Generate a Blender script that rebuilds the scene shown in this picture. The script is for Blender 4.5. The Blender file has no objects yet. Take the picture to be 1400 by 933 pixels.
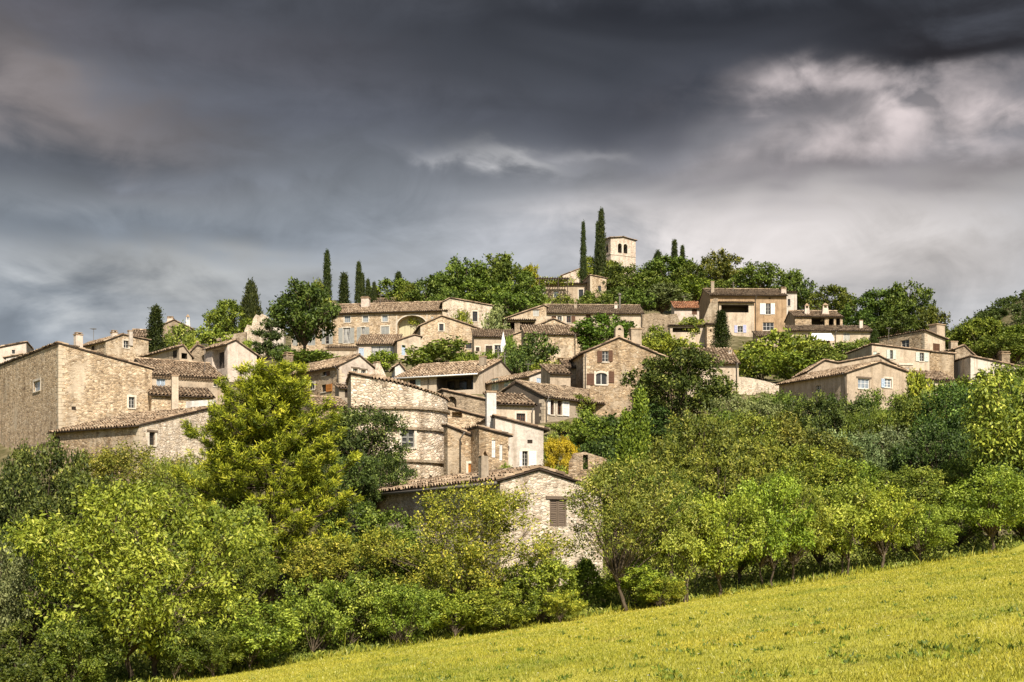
import bpy, bmesh, math, random
import numpy as np
from mathutils import Vector, Matrix

# ------------------------------------------------------------------ camera, sky, sun, exposure
SC = bpy.context.scene
COL = SC.collection
F = 1900.0                      # focal length in photo pixels (photo is 1400 px wide)
HZ = 760.0                      # photo row of eye level
cam_d = bpy.data.cameras.new('camera')
cam = bpy.data.objects.new('camera', cam_d)
COL.objects.link(cam)
cam.location = (0, 0, 0)
cam.rotation_euler = (math.radians(90), 0, 0)
cam_d.sensor_width = 36.0
cam_d.lens = F / 1400.0 * 36.0
cam_d.shift_y = (HZ - 466.5) / 1400.0
cam_d.clip_start = 0.5
cam_d.clip_end = 8000
SC.camera = cam

SUN_AZ = math.radians(163)      # compass-like: measured from +Y towards +X
SUN_EL = math.radians(42)
sun_vec = Vector((math.sin(SUN_AZ) * math.cos(SUN_EL), math.cos(SUN_AZ) * math.cos(SUN_EL), math.sin(SUN_EL)))
sun_d = bpy.data.lights.new('sun', 'SUN')
sun_d.energy = 5.0
sun_d.angle = math.radians(0.5)
sun_d.color = (1.0, 0.915, 0.79)
sun = bpy.data.objects.new('sun', sun_d)
COL.objects.link(sun)
sun.rotation_euler = (-sun_vec).to_track_quat('-Z', 'Y').to_euler()
sun.location = (0, -40, 60)

vs = SC.view_settings
SC.display_settings.display_device = 'sRGB'
vs.view_transform = 'Standard'
vs.look = 'None'
vs.exposure = 0.5
vs.gamma = 1.0
vs.use_curve_mapping = False
SC.cycles.max_bounces = 6
SC.cycles.diffuse_bounces = 2
SC.cycles.glossy_bounces = 2
SC.cycles.transmission_bounces = 3
SC.cycles.transparent_max_bounces = 4
SC.cycles.caustics_reflective = False
SC.cycles.caustics_refractive = False


class NT:
    """small helper around a node tree"""
    def __init__(s, nt):
        s.nt = nt
        s.n = nt.nodes
        s.l = nt.links

    def new(s, t, ins=None, **kw):
        nd = s.n.new(t)
        for k, v in kw.items():
            setattr(nd, k, v)
        for k, v in (ins or {}).items():
            s.put(nd, k, v)
        return nd

    def put(s, nd, k, v):
        sock = nd.inputs[k]
        if isinstance(v, bpy.types.NodeSocket):
            s.l.new(v, sock)
        else:
            sock.default_value = v

    def math(s, op, a, b=0.0, c=0.0, clamp=False):
        nd = s.n.new('ShaderNodeMath')
        nd.operation = op
        nd.use_clamp = clamp
        s.put(nd, 0, a)
        s.put(nd, 1, b)
        s.put(nd, 2, c)
        return nd.outputs[0]

    def mix(s, f, a, b, mode='MIX'):
        nd = s.n.new('ShaderNodeMix')
        nd.data_type = 'RGBA'
        nd.blend_type = mode
        nd.clamp_factor = True
        for k, v in ((0, f), (6, a), (7, b)):
            if isinstance(v, bpy.types.NodeSocket):
                s.l.new(v, nd.inputs[k])
            else:
                nd.inputs[k].default_value = v if k == 0 else (tuple(v) + (1,))[:4]
        return nd.outputs[2]

    def ramp(s, f, stops, interp='LINEAR'):
        nd = s.n.new('ShaderNodeValToRGB')
        cr = nd.color_ramp
        cr.interpolation = interp
        while len(cr.elements) < len(stops):
            cr.elements.new(0.5)
        for e, (p, c) in zip(cr.elements, stops):
            e.position = p
            e.color = (c, c, c, 1) if isinstance(c, (int, float)) else (tuple(c) + (1,))[:4]
        s.put(nd, 0, f)
        return nd.outputs[0]

    def noise(s, vec, scale, detail=4, rough=0.55, dist=0.0, lac=2.0):
        nd = s.n.new('ShaderNodeTexNoise')
        s.put(nd, 'Vector', vec)
        nd.inputs['Scale'].default_value = scale
        nd.inputs['Detail'].default_value = detail
        nd.inputs['Roughness'].default_value = rough
        nd.inputs['Distortion'].default_value = dist
        nd.inputs['Lacunarity'].default_value = lac
        return nd.outputs[0]

    def comb(s, x, y, z):
        nd = s.n.new('ShaderNodeCombineXYZ')
        for i, v in enumerate((x, y, z)):
            s.put(nd, i, v)
        return nd.outputs[0]

    def vmath(s, op, a, b):
        nd = s.n.new('ShaderNodeVectorMath')
        nd.operation = op
        s.put(nd, 0, a)
        s.put(nd, 1, b)
        return nd.outputs[0]


def srgb(r, g, b):
    f = lambda c: (c / 255 / 12.92) if c / 255 <= 0.04045 else ((c / 255 + 0.055) / 1.055) ** 2.4
    return (f(r), f(g), f(b))


# ---- world: clear sky behind the viewer, a storm cloud deck in front
world = bpy.data.worlds.new('World')
SC.world = world
world.use_nodes = True
w = NT(world.node_tree)
w.n.clear()
tcw = w.new('ShaderNodeTexCoord')
sepw = w.new('ShaderNodeSeparateXYZ', {0: tcw.outputs['Generated']})
dx, dy, dz = sepw.outputs
az = w.math('ARCTAN2', dx, dy)
el = w.math('ARCSINE', dz)
sky = w.new('ShaderNodeTexSky', sky_type='NISHITA', sun_disc=False, sun_elevation=SUN_EL, sun_rotation=SUN_AZ,
            air_density=1.0, dust_density=1.0, ozone_density=1.0)
skyc = w.mix(1.0, sky.outputs[0], (0.07, 0.07, 0.07), 'MULTIPLY')

# cloud noises, in azimuth / elevation
v1 = w.comb(w.math('MULTIPLY', az, 3.2), w.math('MULTIPLY', el, 11.0), 3.7)
n_big = w.noise(v1, 1.0, 3, 0.5, 0.6)
v2 = w.comb(w.math('MULTIPLY', az, 7.0), w.math('MULTIPLY', el, 17.0), 1.3)
n_mid = w.noise(v2, 1.0, 6, 0.55, 0.5)
v3 = w.comb(w.math('MULTIPLY', az, 15.0), w.math('MULTIPLY', el, 23.0), 8.1)
n_bil = w.noise(v3, 1.0, 8, 0.55, 0.7)


def warp(base, n, amp):
    return w.math('ADD', base, w.math('MULTIPLY', w.math('SUBTRACT', n, 0.5), amp))


elw = warp(warp(warp(el, n_big, 0.09), n_mid, 0.045), n_bil, 0.034)
azw = warp(warp(az, n_mid, 0.12), n_bil, 0.08)


def gauss(a0, e0, sa, se, rot=0.0, a=None, e=None):
    a = a or azw
    e = e or elw
    da = w.math('SUBTRACT', a, a0)
    de = w.math('SUBTRACT', e, e0)
    c, s_ = math.cos(rot), math.sin(rot)
    p = w.math('ADD', w.math('MULTIPLY', da, c), w.math('MULTIPLY', de, s_))
    q = w.math('SUBTRACT', w.math('MULTIPLY', de, c), w.math('MULTIPLY', da, s_))
    p = w.math('POWER', w.math('ABSOLUTE', w.math('DIVIDE', p, sa)), 2.0)
    q = w.math('POWER', w.math('ABSOLUTE', w.math('DIVIDE', q, se)), 2.0)
    return w.math('EXPONENT', w.math('MULTIPLY', w.math('ADD', p, q), -1.0))


def ae(px, py):
    u, v = (px - 700) / F, (HZ - py) / F
    return math.atan(u), math.atan(v / math.sqrt(1 + u * u))
# base tone by (warped) elevation, in front
deck = w.ramp(w.math('MULTIPLY', elw, 1.0 / 0.6), [
    (0.00, srgb(172, 176, 180)), (0.27, srgb(168, 172, 177)), (0.36, srgb(147, 152, 158)), (0.44, srgb(118, 122, 129)),
    (0.50, srgb(94, 97, 106)), (0.56, srgb(86, 89, 97)), (0.66, srgb(74, 76, 83)), (1.0, srgb(110, 112, 120))])
sky_layers = [
    # px, py, sigma px, sigma py, rotation, colour, strength
    (60, 130, 190, 70, -0.30, (136, 128, 127), 0.9),
    (60, 10, 120, 36, 0.0, (104, 101, 107), 0.6),
    (330, 55, 240, 45, -0.15, (95, 94, 101), 0.6),
    (60, 228, 220, 30, 0.0, (84, 88, 96), 0.7),
    (240, 400, 230, 30, 0.03, (196, 196, 194), 0.75),
    (60, 320, 200, 26, 0.0, (118, 126, 136), 0.6),
    (290, 250, 220, 18, 0.0, (132, 137, 146), 0.5),
    (20, 445, 120, 40, 0.0, (122, 131, 141), 0.85),
    (330, 352, 260, 26, 0.0, (128, 136, 146), 0.6),
    (480, 330, 260, 40, 0.0, (140, 147, 156), 0.6),
    (640, 300, 160, 26, 0.05, (128, 134, 143), 0.5),
    (1060, 312, 290, 60, 0.03, (240, 231, 227), 1.0),
    (700, 395, 200, 40, 0.0, (176, 178, 182), 0.6),
    (1250, 340, 230, 80, 0.0, (200, 193, 189), 0.95),
    (760, 340, 110, 24, 0.0, (172, 174, 180), 0.6),
    (1180, 195, 260, 62, 0.10, (158, 150, 150), 0.9),
    (900, 205, 170, 26, 0.06, (128, 128, 134), 0.6),
    (1130, 228, 180, 18, 0.04, (118, 114, 118), 0.6),
    (1350, 235, 110, 30, 0.1, (128, 121, 122), 0.7),
    (690, 222, 80, 13, -0.05, (196, 194, 195), 0.75),
    (800, 205, 60, 10, 0.05, (170, 168, 171), 0.55),
    (930, 40, 420, 62, 0.0, (44, 46, 52), 0.95),
    (1330, 45, 200, 42, 0.05, (36, 34, 37), 0.95),
    (930, 125, 190, 34, 0.12, (66, 68, 76), 0.8),
]
for (bx, by, sx, sy, rot, colr, st) in sky_layers:
    a0, e0 = ae(bx, by)
    gsn = gauss(a0, e0, sx / F, sy / F, rot)
    deck = w.mix(w.math('MULTIPLY', gsn, st), deck, srgb(*colr))
# soft streaks everywhere
deck = w.mix(1.0, deck, w.ramp(n_mid, [(0.27, 0.74), (0.5, 1.0), (0.75, 1.28)]), 'MULTIPLY')
deck = w.mix(0.75, deck, w.ramp(n_bil, [(0.30, 0.74), (0.5, 1.0), (0.70, 1.26)]), 'MULTIPLY')
# bright broken gap on the right
n_gap = w.noise(w.comb(w.math('MULTIPLY', az, 26.0), w.math('MULTIPLY', el, 38.0), 2.2), 1.0, 5, 0.5, 0.25)
for (bx, by, sx, sy, rot, st) in [(1222, 152, 46, 32, -0.25, 1.4), (1090, 128, 75, 18, 0.15, 0.8), (1355, 165, 70, 30, -0.35, 1.2), (1170, 188, 130, 24, 0.1, 0.8), (1240, 112, 190, 22, 0.0, 0.45)]:
    a0, e0 = ae(bx, by)
    gsn = gauss(a0, e0, sx / F, sy / F, rot)
    gap = w.ramp(n_gap, [(0.34, 0.0), (0.68, 1.0)])
    deck = w.mix(w.math('MULTIPLY', w.math('MULTIPLY', gsn, gap), st, clamp=True), deck, srgb(222, 208, 206))
# front / behind
fr = w.ramp(w.math('ADD', dy, w.math('MULTIPLY', w.math('SUBTRACT', n_big, 0.5), 0.5)), [(0.0, 0.0), (0.42, 1.0)])
colw = w.mix(fr, skyc, deck)
colw = w.mix(fr, skyc, w.mix(1.0, deck, (0.72, 0.735, 0.75), 'MULTIPLY'))
bgw = w.new('ShaderNodeBackground', {'Color': colw, 'Strength': 1.0})
outw = w.new('ShaderNodeOutputWorld', {'Surface': bgw.outputs[0]})

# ------------------------------------------------------------------ pixels and ground


def P(px, py, D):
    return Vector(((px - 700) / F * D, D, (HZ - py) / F * D))


GP = [-400, 0, 200, 400, 600, 800, 1000, 1200, 1400, 1800]
GD = [60, 72, 85, 100, 120, 145, 175, 210, 250, 300, 400, 700]
GY = [
    [900, 830, 740, 690, 640, 600, 580, 590, 620, 660, 700, 740],
    [900, 830, 735, 672, 600, 540, 505, 492, 520, 560, 640, 700],
    [890, 790, 690, 630, 570, 528, 500, 486, 488, 515, 600, 690],
    [850, 755, 690, 625, 568, 527, 500, 480, 458, 460, 560, 680],
    [800, 730, 670, 618, 568, 522, 495, 468, 435, 420, 520, 660],
    [790, 720, 660, 608, 562, 522, 490, 462, 430, 392, 460, 640],
    [775, 752, 720, 665, 575, 530, 490, 458, 424, 396, 470, 640],
    [765, 757, 742, 695, 575, 528, 495, 470, 460, 470, 540, 680],
    [755, 755, 744, 705, 585, 535, 512, 505, 520, 560, 640, 720],
    [740, 742, 735, 720, 660, 620, 610, 620, 640, 660, 700, 740],
]
GYA = np.array(GY, float)


def table_z(X, Y):
    X = np.asarray(X, float)
    Y = np.asarray(Y, float)
    Yc = np.clip(Y, 60, 699)
    px = np.clip(700 + F * X / np.maximum(Y, 55), -399, 1799)
    i = np.clip(np.searchsorted(GP, px, 'right') - 1, 0, len(GP) - 2)
    j = np.clip(np.searchsorted(GD, Yc, 'right') - 1, 0, len(GD) - 2)
    gp, gd = np.array(GP, float), np.array(GD, float)
    t = (px - gp[i]) / (gp[i + 1] - gp[i])
    t = t * t * (3 - 2 * t) * 0.5 + t * 0.5
    s = (Yc - gd[j]) / (gd[j + 1] - gd[j])
    zz = lambda a, b: (HZ - GYA[a, b]) / F * gd[b]
    z = (zz(i, j) * (1 - t) + zz(i + 1, j) * t) * (1 - s) + (zz(i, j + 1) * (1 - t) + zz(i + 1, j + 1) * t) * s
    return z


def edge_y(X):
    return 51.3 + 0.571 * np.asarray(X, float)


def ground(X, Y):
    X = np.asarray(X, float)
    Y = np.asarray(Y, float)
    plane = -1.7 + 0.138 * np.clip(X, -60, 60) - 0.0196 * np.clip(Y, -40, 90)
    e = np.clip(edge_y(X), 33, 72)
    t = np.clip((Y - e - 0.5) / 14.0, 0, 1)
    t = t * t * (3 - 2 * t)
    return plane * (1 - t) + table_z(X, Y) * t


def gz(x, y):
    return float(ground(x, y))


# ------------------------------------------------------------------ mesh helpers
class MB:
    def __init__(s):
        s.v, s.f, s.m, s.r = [], [], [], []
        s.T = None              # optional transform for points

    def pt(s, p):
        s.v.append(tuple(s.T(p)) if s.T else tuple(p))
        return len(s.v) - 1

    def face(s, pts, m=0, r=0.5):
        ids = [s.pt(p) for p in pts]
        s.f.append(ids)
        s.m.append(m)
        s.r.append(r)

    def box(s, a0, a1, b0, b1, c0, c1, m=0, r=0.5):
        ids = [s.pt((x, y, z)) for x in (a0, a1) for y in (b0, b1) for z in (c0, c1)]
        for q in ((0, 1, 3, 2), (4, 6, 7, 5), (0, 4, 5, 1), (2, 3, 7, 6), (0, 2, 6, 4), (1, 5, 7, 3)):
            s.f.append([ids[k] for k in q])
            s.m.append(m)
            s.r.append(r)

    def frustum(s, c, z0, z1, w0, d0, w1, d1, m=0):
        ids = []
        for z, ww, dd in ((z0, w0, d0), (z1, w1, d1)):
            for sx, sy in ((-1, -1), (1, -1), (1, 1), (-1, 1)):
                ids.append(s.pt((c[0] + sx * ww / 2, c[1] + sy * dd / 2, z)))
        for q in ((0, 1, 5, 4), (1, 2, 6, 5), (2, 3, 7, 6), (3, 0, 4, 7), (4, 5, 6, 7), (3, 2, 1, 0)):
            s.f.append([ids[k] for k in q])
            s.m.append(m)
            s.r.append(0.5)

    def tube(s, pts, rad, n=6, m=0, cap=True):
        pts = [Vector(p) for p in pts]
        if not hasattr(rad, '__len__'):
            rad = [rad] * len(pts)
        rings = []
        side = None
        for i, p in enumerate(pts):
            d = (pts[min(i + 1, len(pts) - 1)] - pts[max(i - 1, 0)])
            d = d.normalized() if d.length > 1e-9 else Vector((0, 0, 1))
            if side is None:
                side = d.cross(Vector((0.3, 0.1, 1)) if abs(d.z) < 0.9 else Vector((1, 0.2, 0))).normalized()
            else:
                side = (side - d * side.dot(d)).normalized()
            up = d.cross(side)
            rings.append([s.pt(p + (side * math.cos(2 * math.pi * k / n) + up * math.sin(2 * math.pi * k / n)) * rad[i]) for k in range(n)])
        for a, b in zip(rings, rings[1:]):
            for k in range(n):
                s.f.append([a[k], a[(k + 1) % n], b[(k + 1) % n], b[k]])
                s.m.append(m)
                s.r.append(0.5)
        if cap:
            for rg in (rings[0][::-1], rings[-1]):
                s.f.append(rg)
                s.m.append(m)
                s.r.append(0.5)

    def build(s, name, mats, parent=None, smooth=False, link=True):
        me = bpy.data.meshes.new(name)
        me.from_pydata(s.v, [], s.f)
        mats = mats if isinstance(mats, (list, tuple)) else [mats]
        for mt in mats:
            me.materials.append(mt)
        if len(mats) > 1:
            me.polygons.foreach_set('material_index', s.m)
        at = me.attributes.new('rnd', 'FLOAT', 'FACE')
        at.data.foreach_set('value', s.r)
        if smooth:
            me.polygons.foreach_set('use_smooth', [True] * len(s.f))
        me.update()
        o = bpy.data.objects.new(name, me)
        if link:
            COL.objects.link(o)
        if parent is not None:
            o.parent = parent
        return o


def np_mesh(name, V, Fq, rnd, mats, smooth=False, midx=None):
    """fast mesh of quads from numpy arrays"""
    me = bpy.data.meshes.new(name)
    nv, nf = len(V), len(Fq)
    k = Fq.shape[1]
    me.vertices.add(nv)
    me.vertices.foreach_set('co', np.ascontiguousarray(V, np.float32).ravel())
    me.loops.add(nf * k)
    me.loops.foreach_set('vertex_index', np.ascontiguousarray(Fq, np.int32).ravel())
    me.polygons.add(nf)
    me.polygons.foreach_set('loop_start', np.arange(nf, dtype=np.int32) * k)
    for mt in (mats if isinstance(mats, (list, tuple)) else [mats]):
        me.materials.append(mt)
    if midx is not None:
        me.polygons.foreach_set('material_index', np.ascontiguousarray(midx, np.int32))
    if smooth:
        me.polygons.foreach_set('use_smooth', np.ones(nf, bool))
    me.update(calc_edges=True)
    at = me.attributes.new('rnd', 'FLOAT', 'FACE')
    at.data.foreach_set('value', np.ascontiguousarray(rnd, np.float32))
    return me


def link(name, me, parent=None):
    o = bpy.data.objects.new(name, me)
    COL.objects.link(o)
    if parent is not None:
        o.parent = parent
    return o


def tag(o, label=None, cat=None, group=None, kind=None):
    if label:
        o['label'] = label
    if cat:
        o['category'] = cat
    if group:
        o['group'] = group
    if kind:
        o['kind'] = kind
    return o


def empty(name, loc, rz=0.0):
    o = bpy.data.objects.new(name, None)
    COL.objects.link(o)
    o.empty_display_size = 0.3
    o.location = loc
    o.rotation_euler = (0, 0, rz)
    return o

# ------------------------------------------------------------------ materials
MATS = {}


def newmat(name):
    m = bpy.data.materials.new(name)
    m.use_nodes = True
    t = NT(m.node_tree)
    t.n.clear()
    MATS[name] = m
    return m, t


def finish(t, col, rough=0.9, bump=None, bstr=0.5, bdist=0.05, spec=0.2, metal=0.0):
    p = t.new('ShaderNodeBsdfPrincipled')
    t.put(p, 'Base Color', col if isinstance(col, bpy.types.NodeSocket) else (tuple(col) + (1,))[:4])
    t.put(p, 'Roughness', rough)
    p.inputs['Specular IOR Level'].default_value = spec
    p.inputs['Metallic'].default_value = metal
    if bump is not None:
        b = t.new('ShaderNodeBump', {'Height': bump, 'Strength': bstr, 'Distance': bdist})
        t.l.new(b.outputs[0], p.inputs['Normal'])
    t.new('ShaderNodeOutputMaterial', {'Surface': p.outputs[0]})


def coords(t):
    tc = t.new('ShaderNodeTexCoord')
    oi = t.new('ShaderNodeObjectInfo')
    off = t.vmath('MULTIPLY', t.comb(oi.outputs['Random'], oi.outputs['Random'], oi.outputs['Random']), (31.0, 17.0, 0.0))
    return t.vmath('ADD', tc.outputs['Object'], off), oi


def stone(name, tones, mortar, size=0.30, render=0.35, stain=0.6, rcol=None, course=1.9, bstr=0.5):
    """rubble masonry: single stones, pale joints, patches of old render, rain stains"""
    m, t = newmat(name)
    v, oi = coords(t)
    wv = t.noise(v, 1.3, 2)
    vd = t.vmath('ADD', v, t.vmath('MULTIPLY', t.comb(wv, wv, wv), (0.5, 0.5, 0.25)))
    sv = t.vmath('MULTIPLY', vd, (1.0, 1.0, course))
    vo = t.new('ShaderNodeTexVoronoi', {'Vector': sv, 'Scale': 1.0 / size, 'Randomness': 1.0})
    ve = t.new('ShaderNodeTexVoronoi', {'Vector': sv, 'Scale': 1.0 / size, 'Randomness': 1.0}, feature='DISTANCE_TO_EDGE')
    rs = t.new('ShaderNodeSeparateColor', {0: vo.outputs['Color']})
    n = len(tones)
    c = t.ramp(rs.outputs[0], [((i + 0.5) / n, tones[i]) for i in range(n)], 'LINEAR')
    c = t.mix(0.8, c, t.ramp(t.noise(v, 7.0, 6, 0.75), [(0.30, 0.45), (0.48, 0.98), (0.75, 1.4)]), 'MULTIPLY')
    edge = t.math('MULTIPLY', t.ramp(ve.outputs['Distance'], [(0.02, 1.0), (0.14, 0.0)]), t.ramp(t.noise(v, 2.2, 4), [(0.35, 0.45), (0.6, 1.0)]))
    jc = t.mix(t.ramp(t.noise(v, 3.1, 5, 0.7), [(0.42, 0.0), (0.60, 1.0)]), mortar, tuple(x * 0.36 for x in mortar))
    c = t.mix(t.math('MULTIPLY', edge, 0.8), c, jc)
    # old render left in patches
    big = t.noise(v, 0.45, 6, 0.62, 0.4)
    rmask = t.ramp(t.math('ADD', big, t.math('MULTIPLY', t.math('SUBTRACT', t.noise(v, 5.0, 4, 0.7), 0.5), 0.35)), [(0.62 - 0.32 * render, 0.0), (0.70 - 0.32 * render, 1.0)])
    rc = t.mix(0.5, rcol or mortar, t.ramp(t.noise(v, 3.0, 6, 0.7), [(0.3, 0.7), (0.7, 1.25)]), 'MULTIPLY')
    c = t.mix(t.math('MULTIPLY', rmask, 0.8 if render > 0.05 else 0.0), c, rc)
    # stains, in runs
    sn = t.noise(t.vmath('MULTIPLY', v, (1.4, 1.4, 0.28)), 1.0, 5, 0.6)
    c = t.mix(stain, c, t.ramp(sn, [(0.30, (0.42, 0.38, 0.33)), (0.52, (1, 1, 1)), (0.8, (1.12, 1.1, 1.05))]), 'MULTIPLY')
    h = t.math('ADD', t.ramp(ve.outputs['Distance'], [(0.0, 0.0), (0.16, 1.0)]), t.math('MULTIPLY', rs.outputs[1], 0.5))
    h = t.math('MULTIPLY', h, t.math('SUBTRACT', 1.0, t.math('MULTIPLY', rmask, 0.75)))
    h = t.math('ADD', h, t.math('MULTIPLY', t.noise(v, 14.0, 3), 0.35))
    finish(t, c, 0.92, h, bstr, 0.09)
    return m


def plaster(name, base, stain=0.6, streak=(0.55, 0.48, 0.40), rough_amt=0.35):
    m, t = newmat(name)
    v, oi = coords(t)
    c = t.mix(0.7, base, t.ramp(t.noise(v, 0.9, 7, 0.68, 0.5), [(0.30, 0.55), (0.5, 1.0), (0.72, 1.25)]), 'MULTIPLY')
    c = t.mix(0.45, c, t.ramp(t.noise(v, 7.0, 5, 0.7), [(0.3, 0.45), (0.55, 1.05), (0.8, 1.25)]), 'MULTIPLY')
    sn = t.noise(t.vmath('MULTIPLY', v, (2.2, 2.2, 0.22)), 1.0, 6, 0.65)
    c = t.mix(stain, c, t.ramp(sn, [(0.30, streak), (0.50, (1, 1, 1))]), 'MULTIPLY')
    h = t.math('ADD', t.noise(v, 10.0, 5, 0.65), t.noise(v, 1.2, 3))
    finish(t, c, 0.92, h, rough_amt, 0.06)
    return m


WARM = [(0.497, 0.355, 0.218), (0.657, 0.5, 0.33), (0.356, 0.248, 0.153), (0.758, 0.611, 0.438), (0.536, 0.389, 0.238), (0.235, 0.162, 0.102), (0.607, 0.451, 0.289)]
PALE = [(0.602, 0.481, 0.351), (0.751, 0.633, 0.499), (0.434, 0.329, 0.23), (0.807, 0.705, 0.585), (0.342, 0.257, 0.177), (0.658, 0.535, 0.394)]
GREY = [(0.371, 0.282, 0.192), (0.277, 0.206, 0.136), (0.483, 0.381, 0.27), (0.184, 0.134, 0.092), (0.389, 0.3, 0.205)]
stone('stone_warm', WARM, (0.56, 0.455, 0.325), 0.25, 0.20, 0.6, (0.58, 0.475, 0.35))
stone('stone_pale', PALE, (0.66, 0.565, 0.44), 0.21, 0.30, 0.65, (0.70, 0.60, 0.46))
stone('stone_tower', [(min(1, a * 1.12), b * 1.12, c * 1.12) for a, b, c in PALE], (0.62, 0.53, 0.41), 0.27, 0.13, 0.95, (0.78, 0.69, 0.55), 1.7, 0.6)
stone('stone_grey', GREY, (0.42, 0.335, 0.23), 0.22, 0.25, 0.75, (0.42, 0.345, 0.25))
stone('stone_house', [(a * 0.85, b * 0.83, c * 0.80) for a, b, c in WARM], (0.46, 0.36, 0.245), 0.22, 0.28, 0.7, (0.46, 0.37, 0.265))
stone('stone_church', [(0.60, 0.49, 0.39), (0.68, 0.575, 0.47), (0.54, 0.38, 0.29), (0.64, 0.53, 0.415)], (0.58, 0.49, 0.39), 0.5, 0.25, 0.6, (0.66, 0.56, 0.455), 1.4, 0.4)
plaster('plaster_beige', (0.46, 0.365, 0.265), 0.75)
plaster('plaster_cream', (0.54, 0.44, 0.33), 0.7)
plaster('plaster_pink', (0.60, 0.50, 0.415), 0.55)
plaster('plaster_ochre', (0.40, 0.275, 0.165), 0.75)
plaster('plaster_white', (0.58, 0.51, 0.43), 0.8)
plaster('plaster_dark_and_shade', (0.125, 0.10, 0.078), 0.5)  # dark gable plaster; also the painted shade inside deep openings
plaster('plaster_grey', (0.36, 0.295, 0.22), 0.65)
plaster('surround', (0.66, 0.58, 0.47), 0.4)
plaster('quoin', (0.55, 0.45, 0.325), 0.7)
plaster('limewash', (0.62, 0.59, 0.545), 0.65)


def tiles(name, stops):
    m, t = newmat(name)
    v, oi = coords(t)
    at = t.new('ShaderNodeAttribute', attribute_name='rnd')
    c = t.ramp(at.outputs['Fac'], stops)
    c = t.mix(0.75, c, t.ramp(t.noise(v, 0.7, 6, 0.65), [(0.28, (0.55, 0.53, 0.50)), (0.5, (1, 1, 1)), (0.78, (1.25, 1.18, 1.05))]), 'MULTIPLY')
    lich = t.ramp(t.noise(v, 3.5, 6, 0.75), [(0.54, 0.0), (0.66, 1.0)])
    c = t.mix(t.math('MULTIPLY', lich, 0.55), c, (0.42, 0.36, 0.24))
    c = t.mix(0.5, c, t.ramp(t.noise(v, 14, 4, 0.7), [(0.3, 0.6), (0.6, 1.15)]), 'MULTIPLY')
    finish(t, c, 0.9, t.noise(v, 25, 3), 0.3, 0.02)
    return m


tiles('tile_old', [(0.0, (0.07, 0.048, 0.032)), (0.25, (0.22, 0.148, 0.092)), (0.5, (0.335, 0.235, 0.15)), (0.75, (0.44, 0.325, 0.215)), (1.0, (0.60, 0.47, 0.33))])
tiles('tile_grey', [(0.0, (0.06, 0.042, 0.03)), (0.3, (0.20, 0.14, 0.09)), (0.6, (0.31, 0.225, 0.145)), (1.0, (0.46, 0.36, 0.25))])
tiles('tile_red', [(0.0, (0.16, 0.06, 0.03)), (0.4, (0.44, 0.19, 0.09)), (0.7, (0.52, 0.26, 0.14)), (1.0, (0.60, 0.36, 0.22))])


def paint(name, col, rough=0.7, var=0.25):
    m, t = newmat(name)
    v, oi = coords(t)
    c = t.mix(var * 2, col, t.ramp(t.noise(t.vmath('MULTIPLY', v, (3.0, 3.0, 0.8)), 2.0, 6, 0.7), [(0.25, 0.55), (0.5, 1.0), (0.8, 1.2)]), 'MULTIPLY')
    finish(t, c, rough, t.noise(v, 20, 3), 0.15, 0.01)
    return m


paint('paint_grey', (0.36, 0.36, 0.33))
paint('paint_slate', (0.20, 0.195, 0.175))
paint('paint_palegrey', (0.50, 0.48, 0.43))
paint('paint_white', (0.78, 0.76, 0.72))
paint('paint_brown', (0.125, 0.062, 0.036))
paint('wood_grey', (0.155, 0.115, 0.082))
paint('wood_dark', (0.055, 0.038, 0.026))
paint('paint_orange', (0.50, 0.20, 0.05))
paint('paint_blue', (0.46, 0.55, 0.66))
paint('paint_lavender', (0.47, 0.48, 0.66))
paint('paint_mint', (0.56, 0.63, 0.55))
paint('paint_green', (0.42, 0.44, 0.36))
paint('zinc', (0.16, 0.14, 0.12), 0.5)
paint('awning', (0.80, 0.78, 0.74), 0.8, 0.1)
paint('pale_panel', (0.52, 0.47, 0.30), 0.8)
paint('iron', (0.03, 0.03, 0.03), 0.6)
m, t = newmat('glass')
v, oi = coords(t)
finish(t, t.ramp(t.noise(v, 1.5, 2), [(0.3, (0.012, 0.012, 0.013)), (0.7, (0.05, 0.045, 0.04))]), 0.12, t.noise(v, 1.2, 1), 0.04, 0.1, 0.5)
m, t = newmat('glass_curtain')
v, oi = coords(t)
finish(t, t.ramp(t.noise(t.vmath('MULTIPLY', v, (6, 6, 0.6)), 1.5, 2), [(0.35, (0.05, 0.05, 0.05)), (0.55, (0.42, 0.41, 0.39))]), 0.25, None, spec=0.5)
m, t = newmat('glass_sky')
v, oi = coords(t)
finish(t, t.ramp(t.noise(v, 1.0, 2), [(0.3, (0.16, 0.19, 0.22)), (0.7, (0.34, 0.38, 0.42))]), 0.2, None, spec=0.5)


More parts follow.
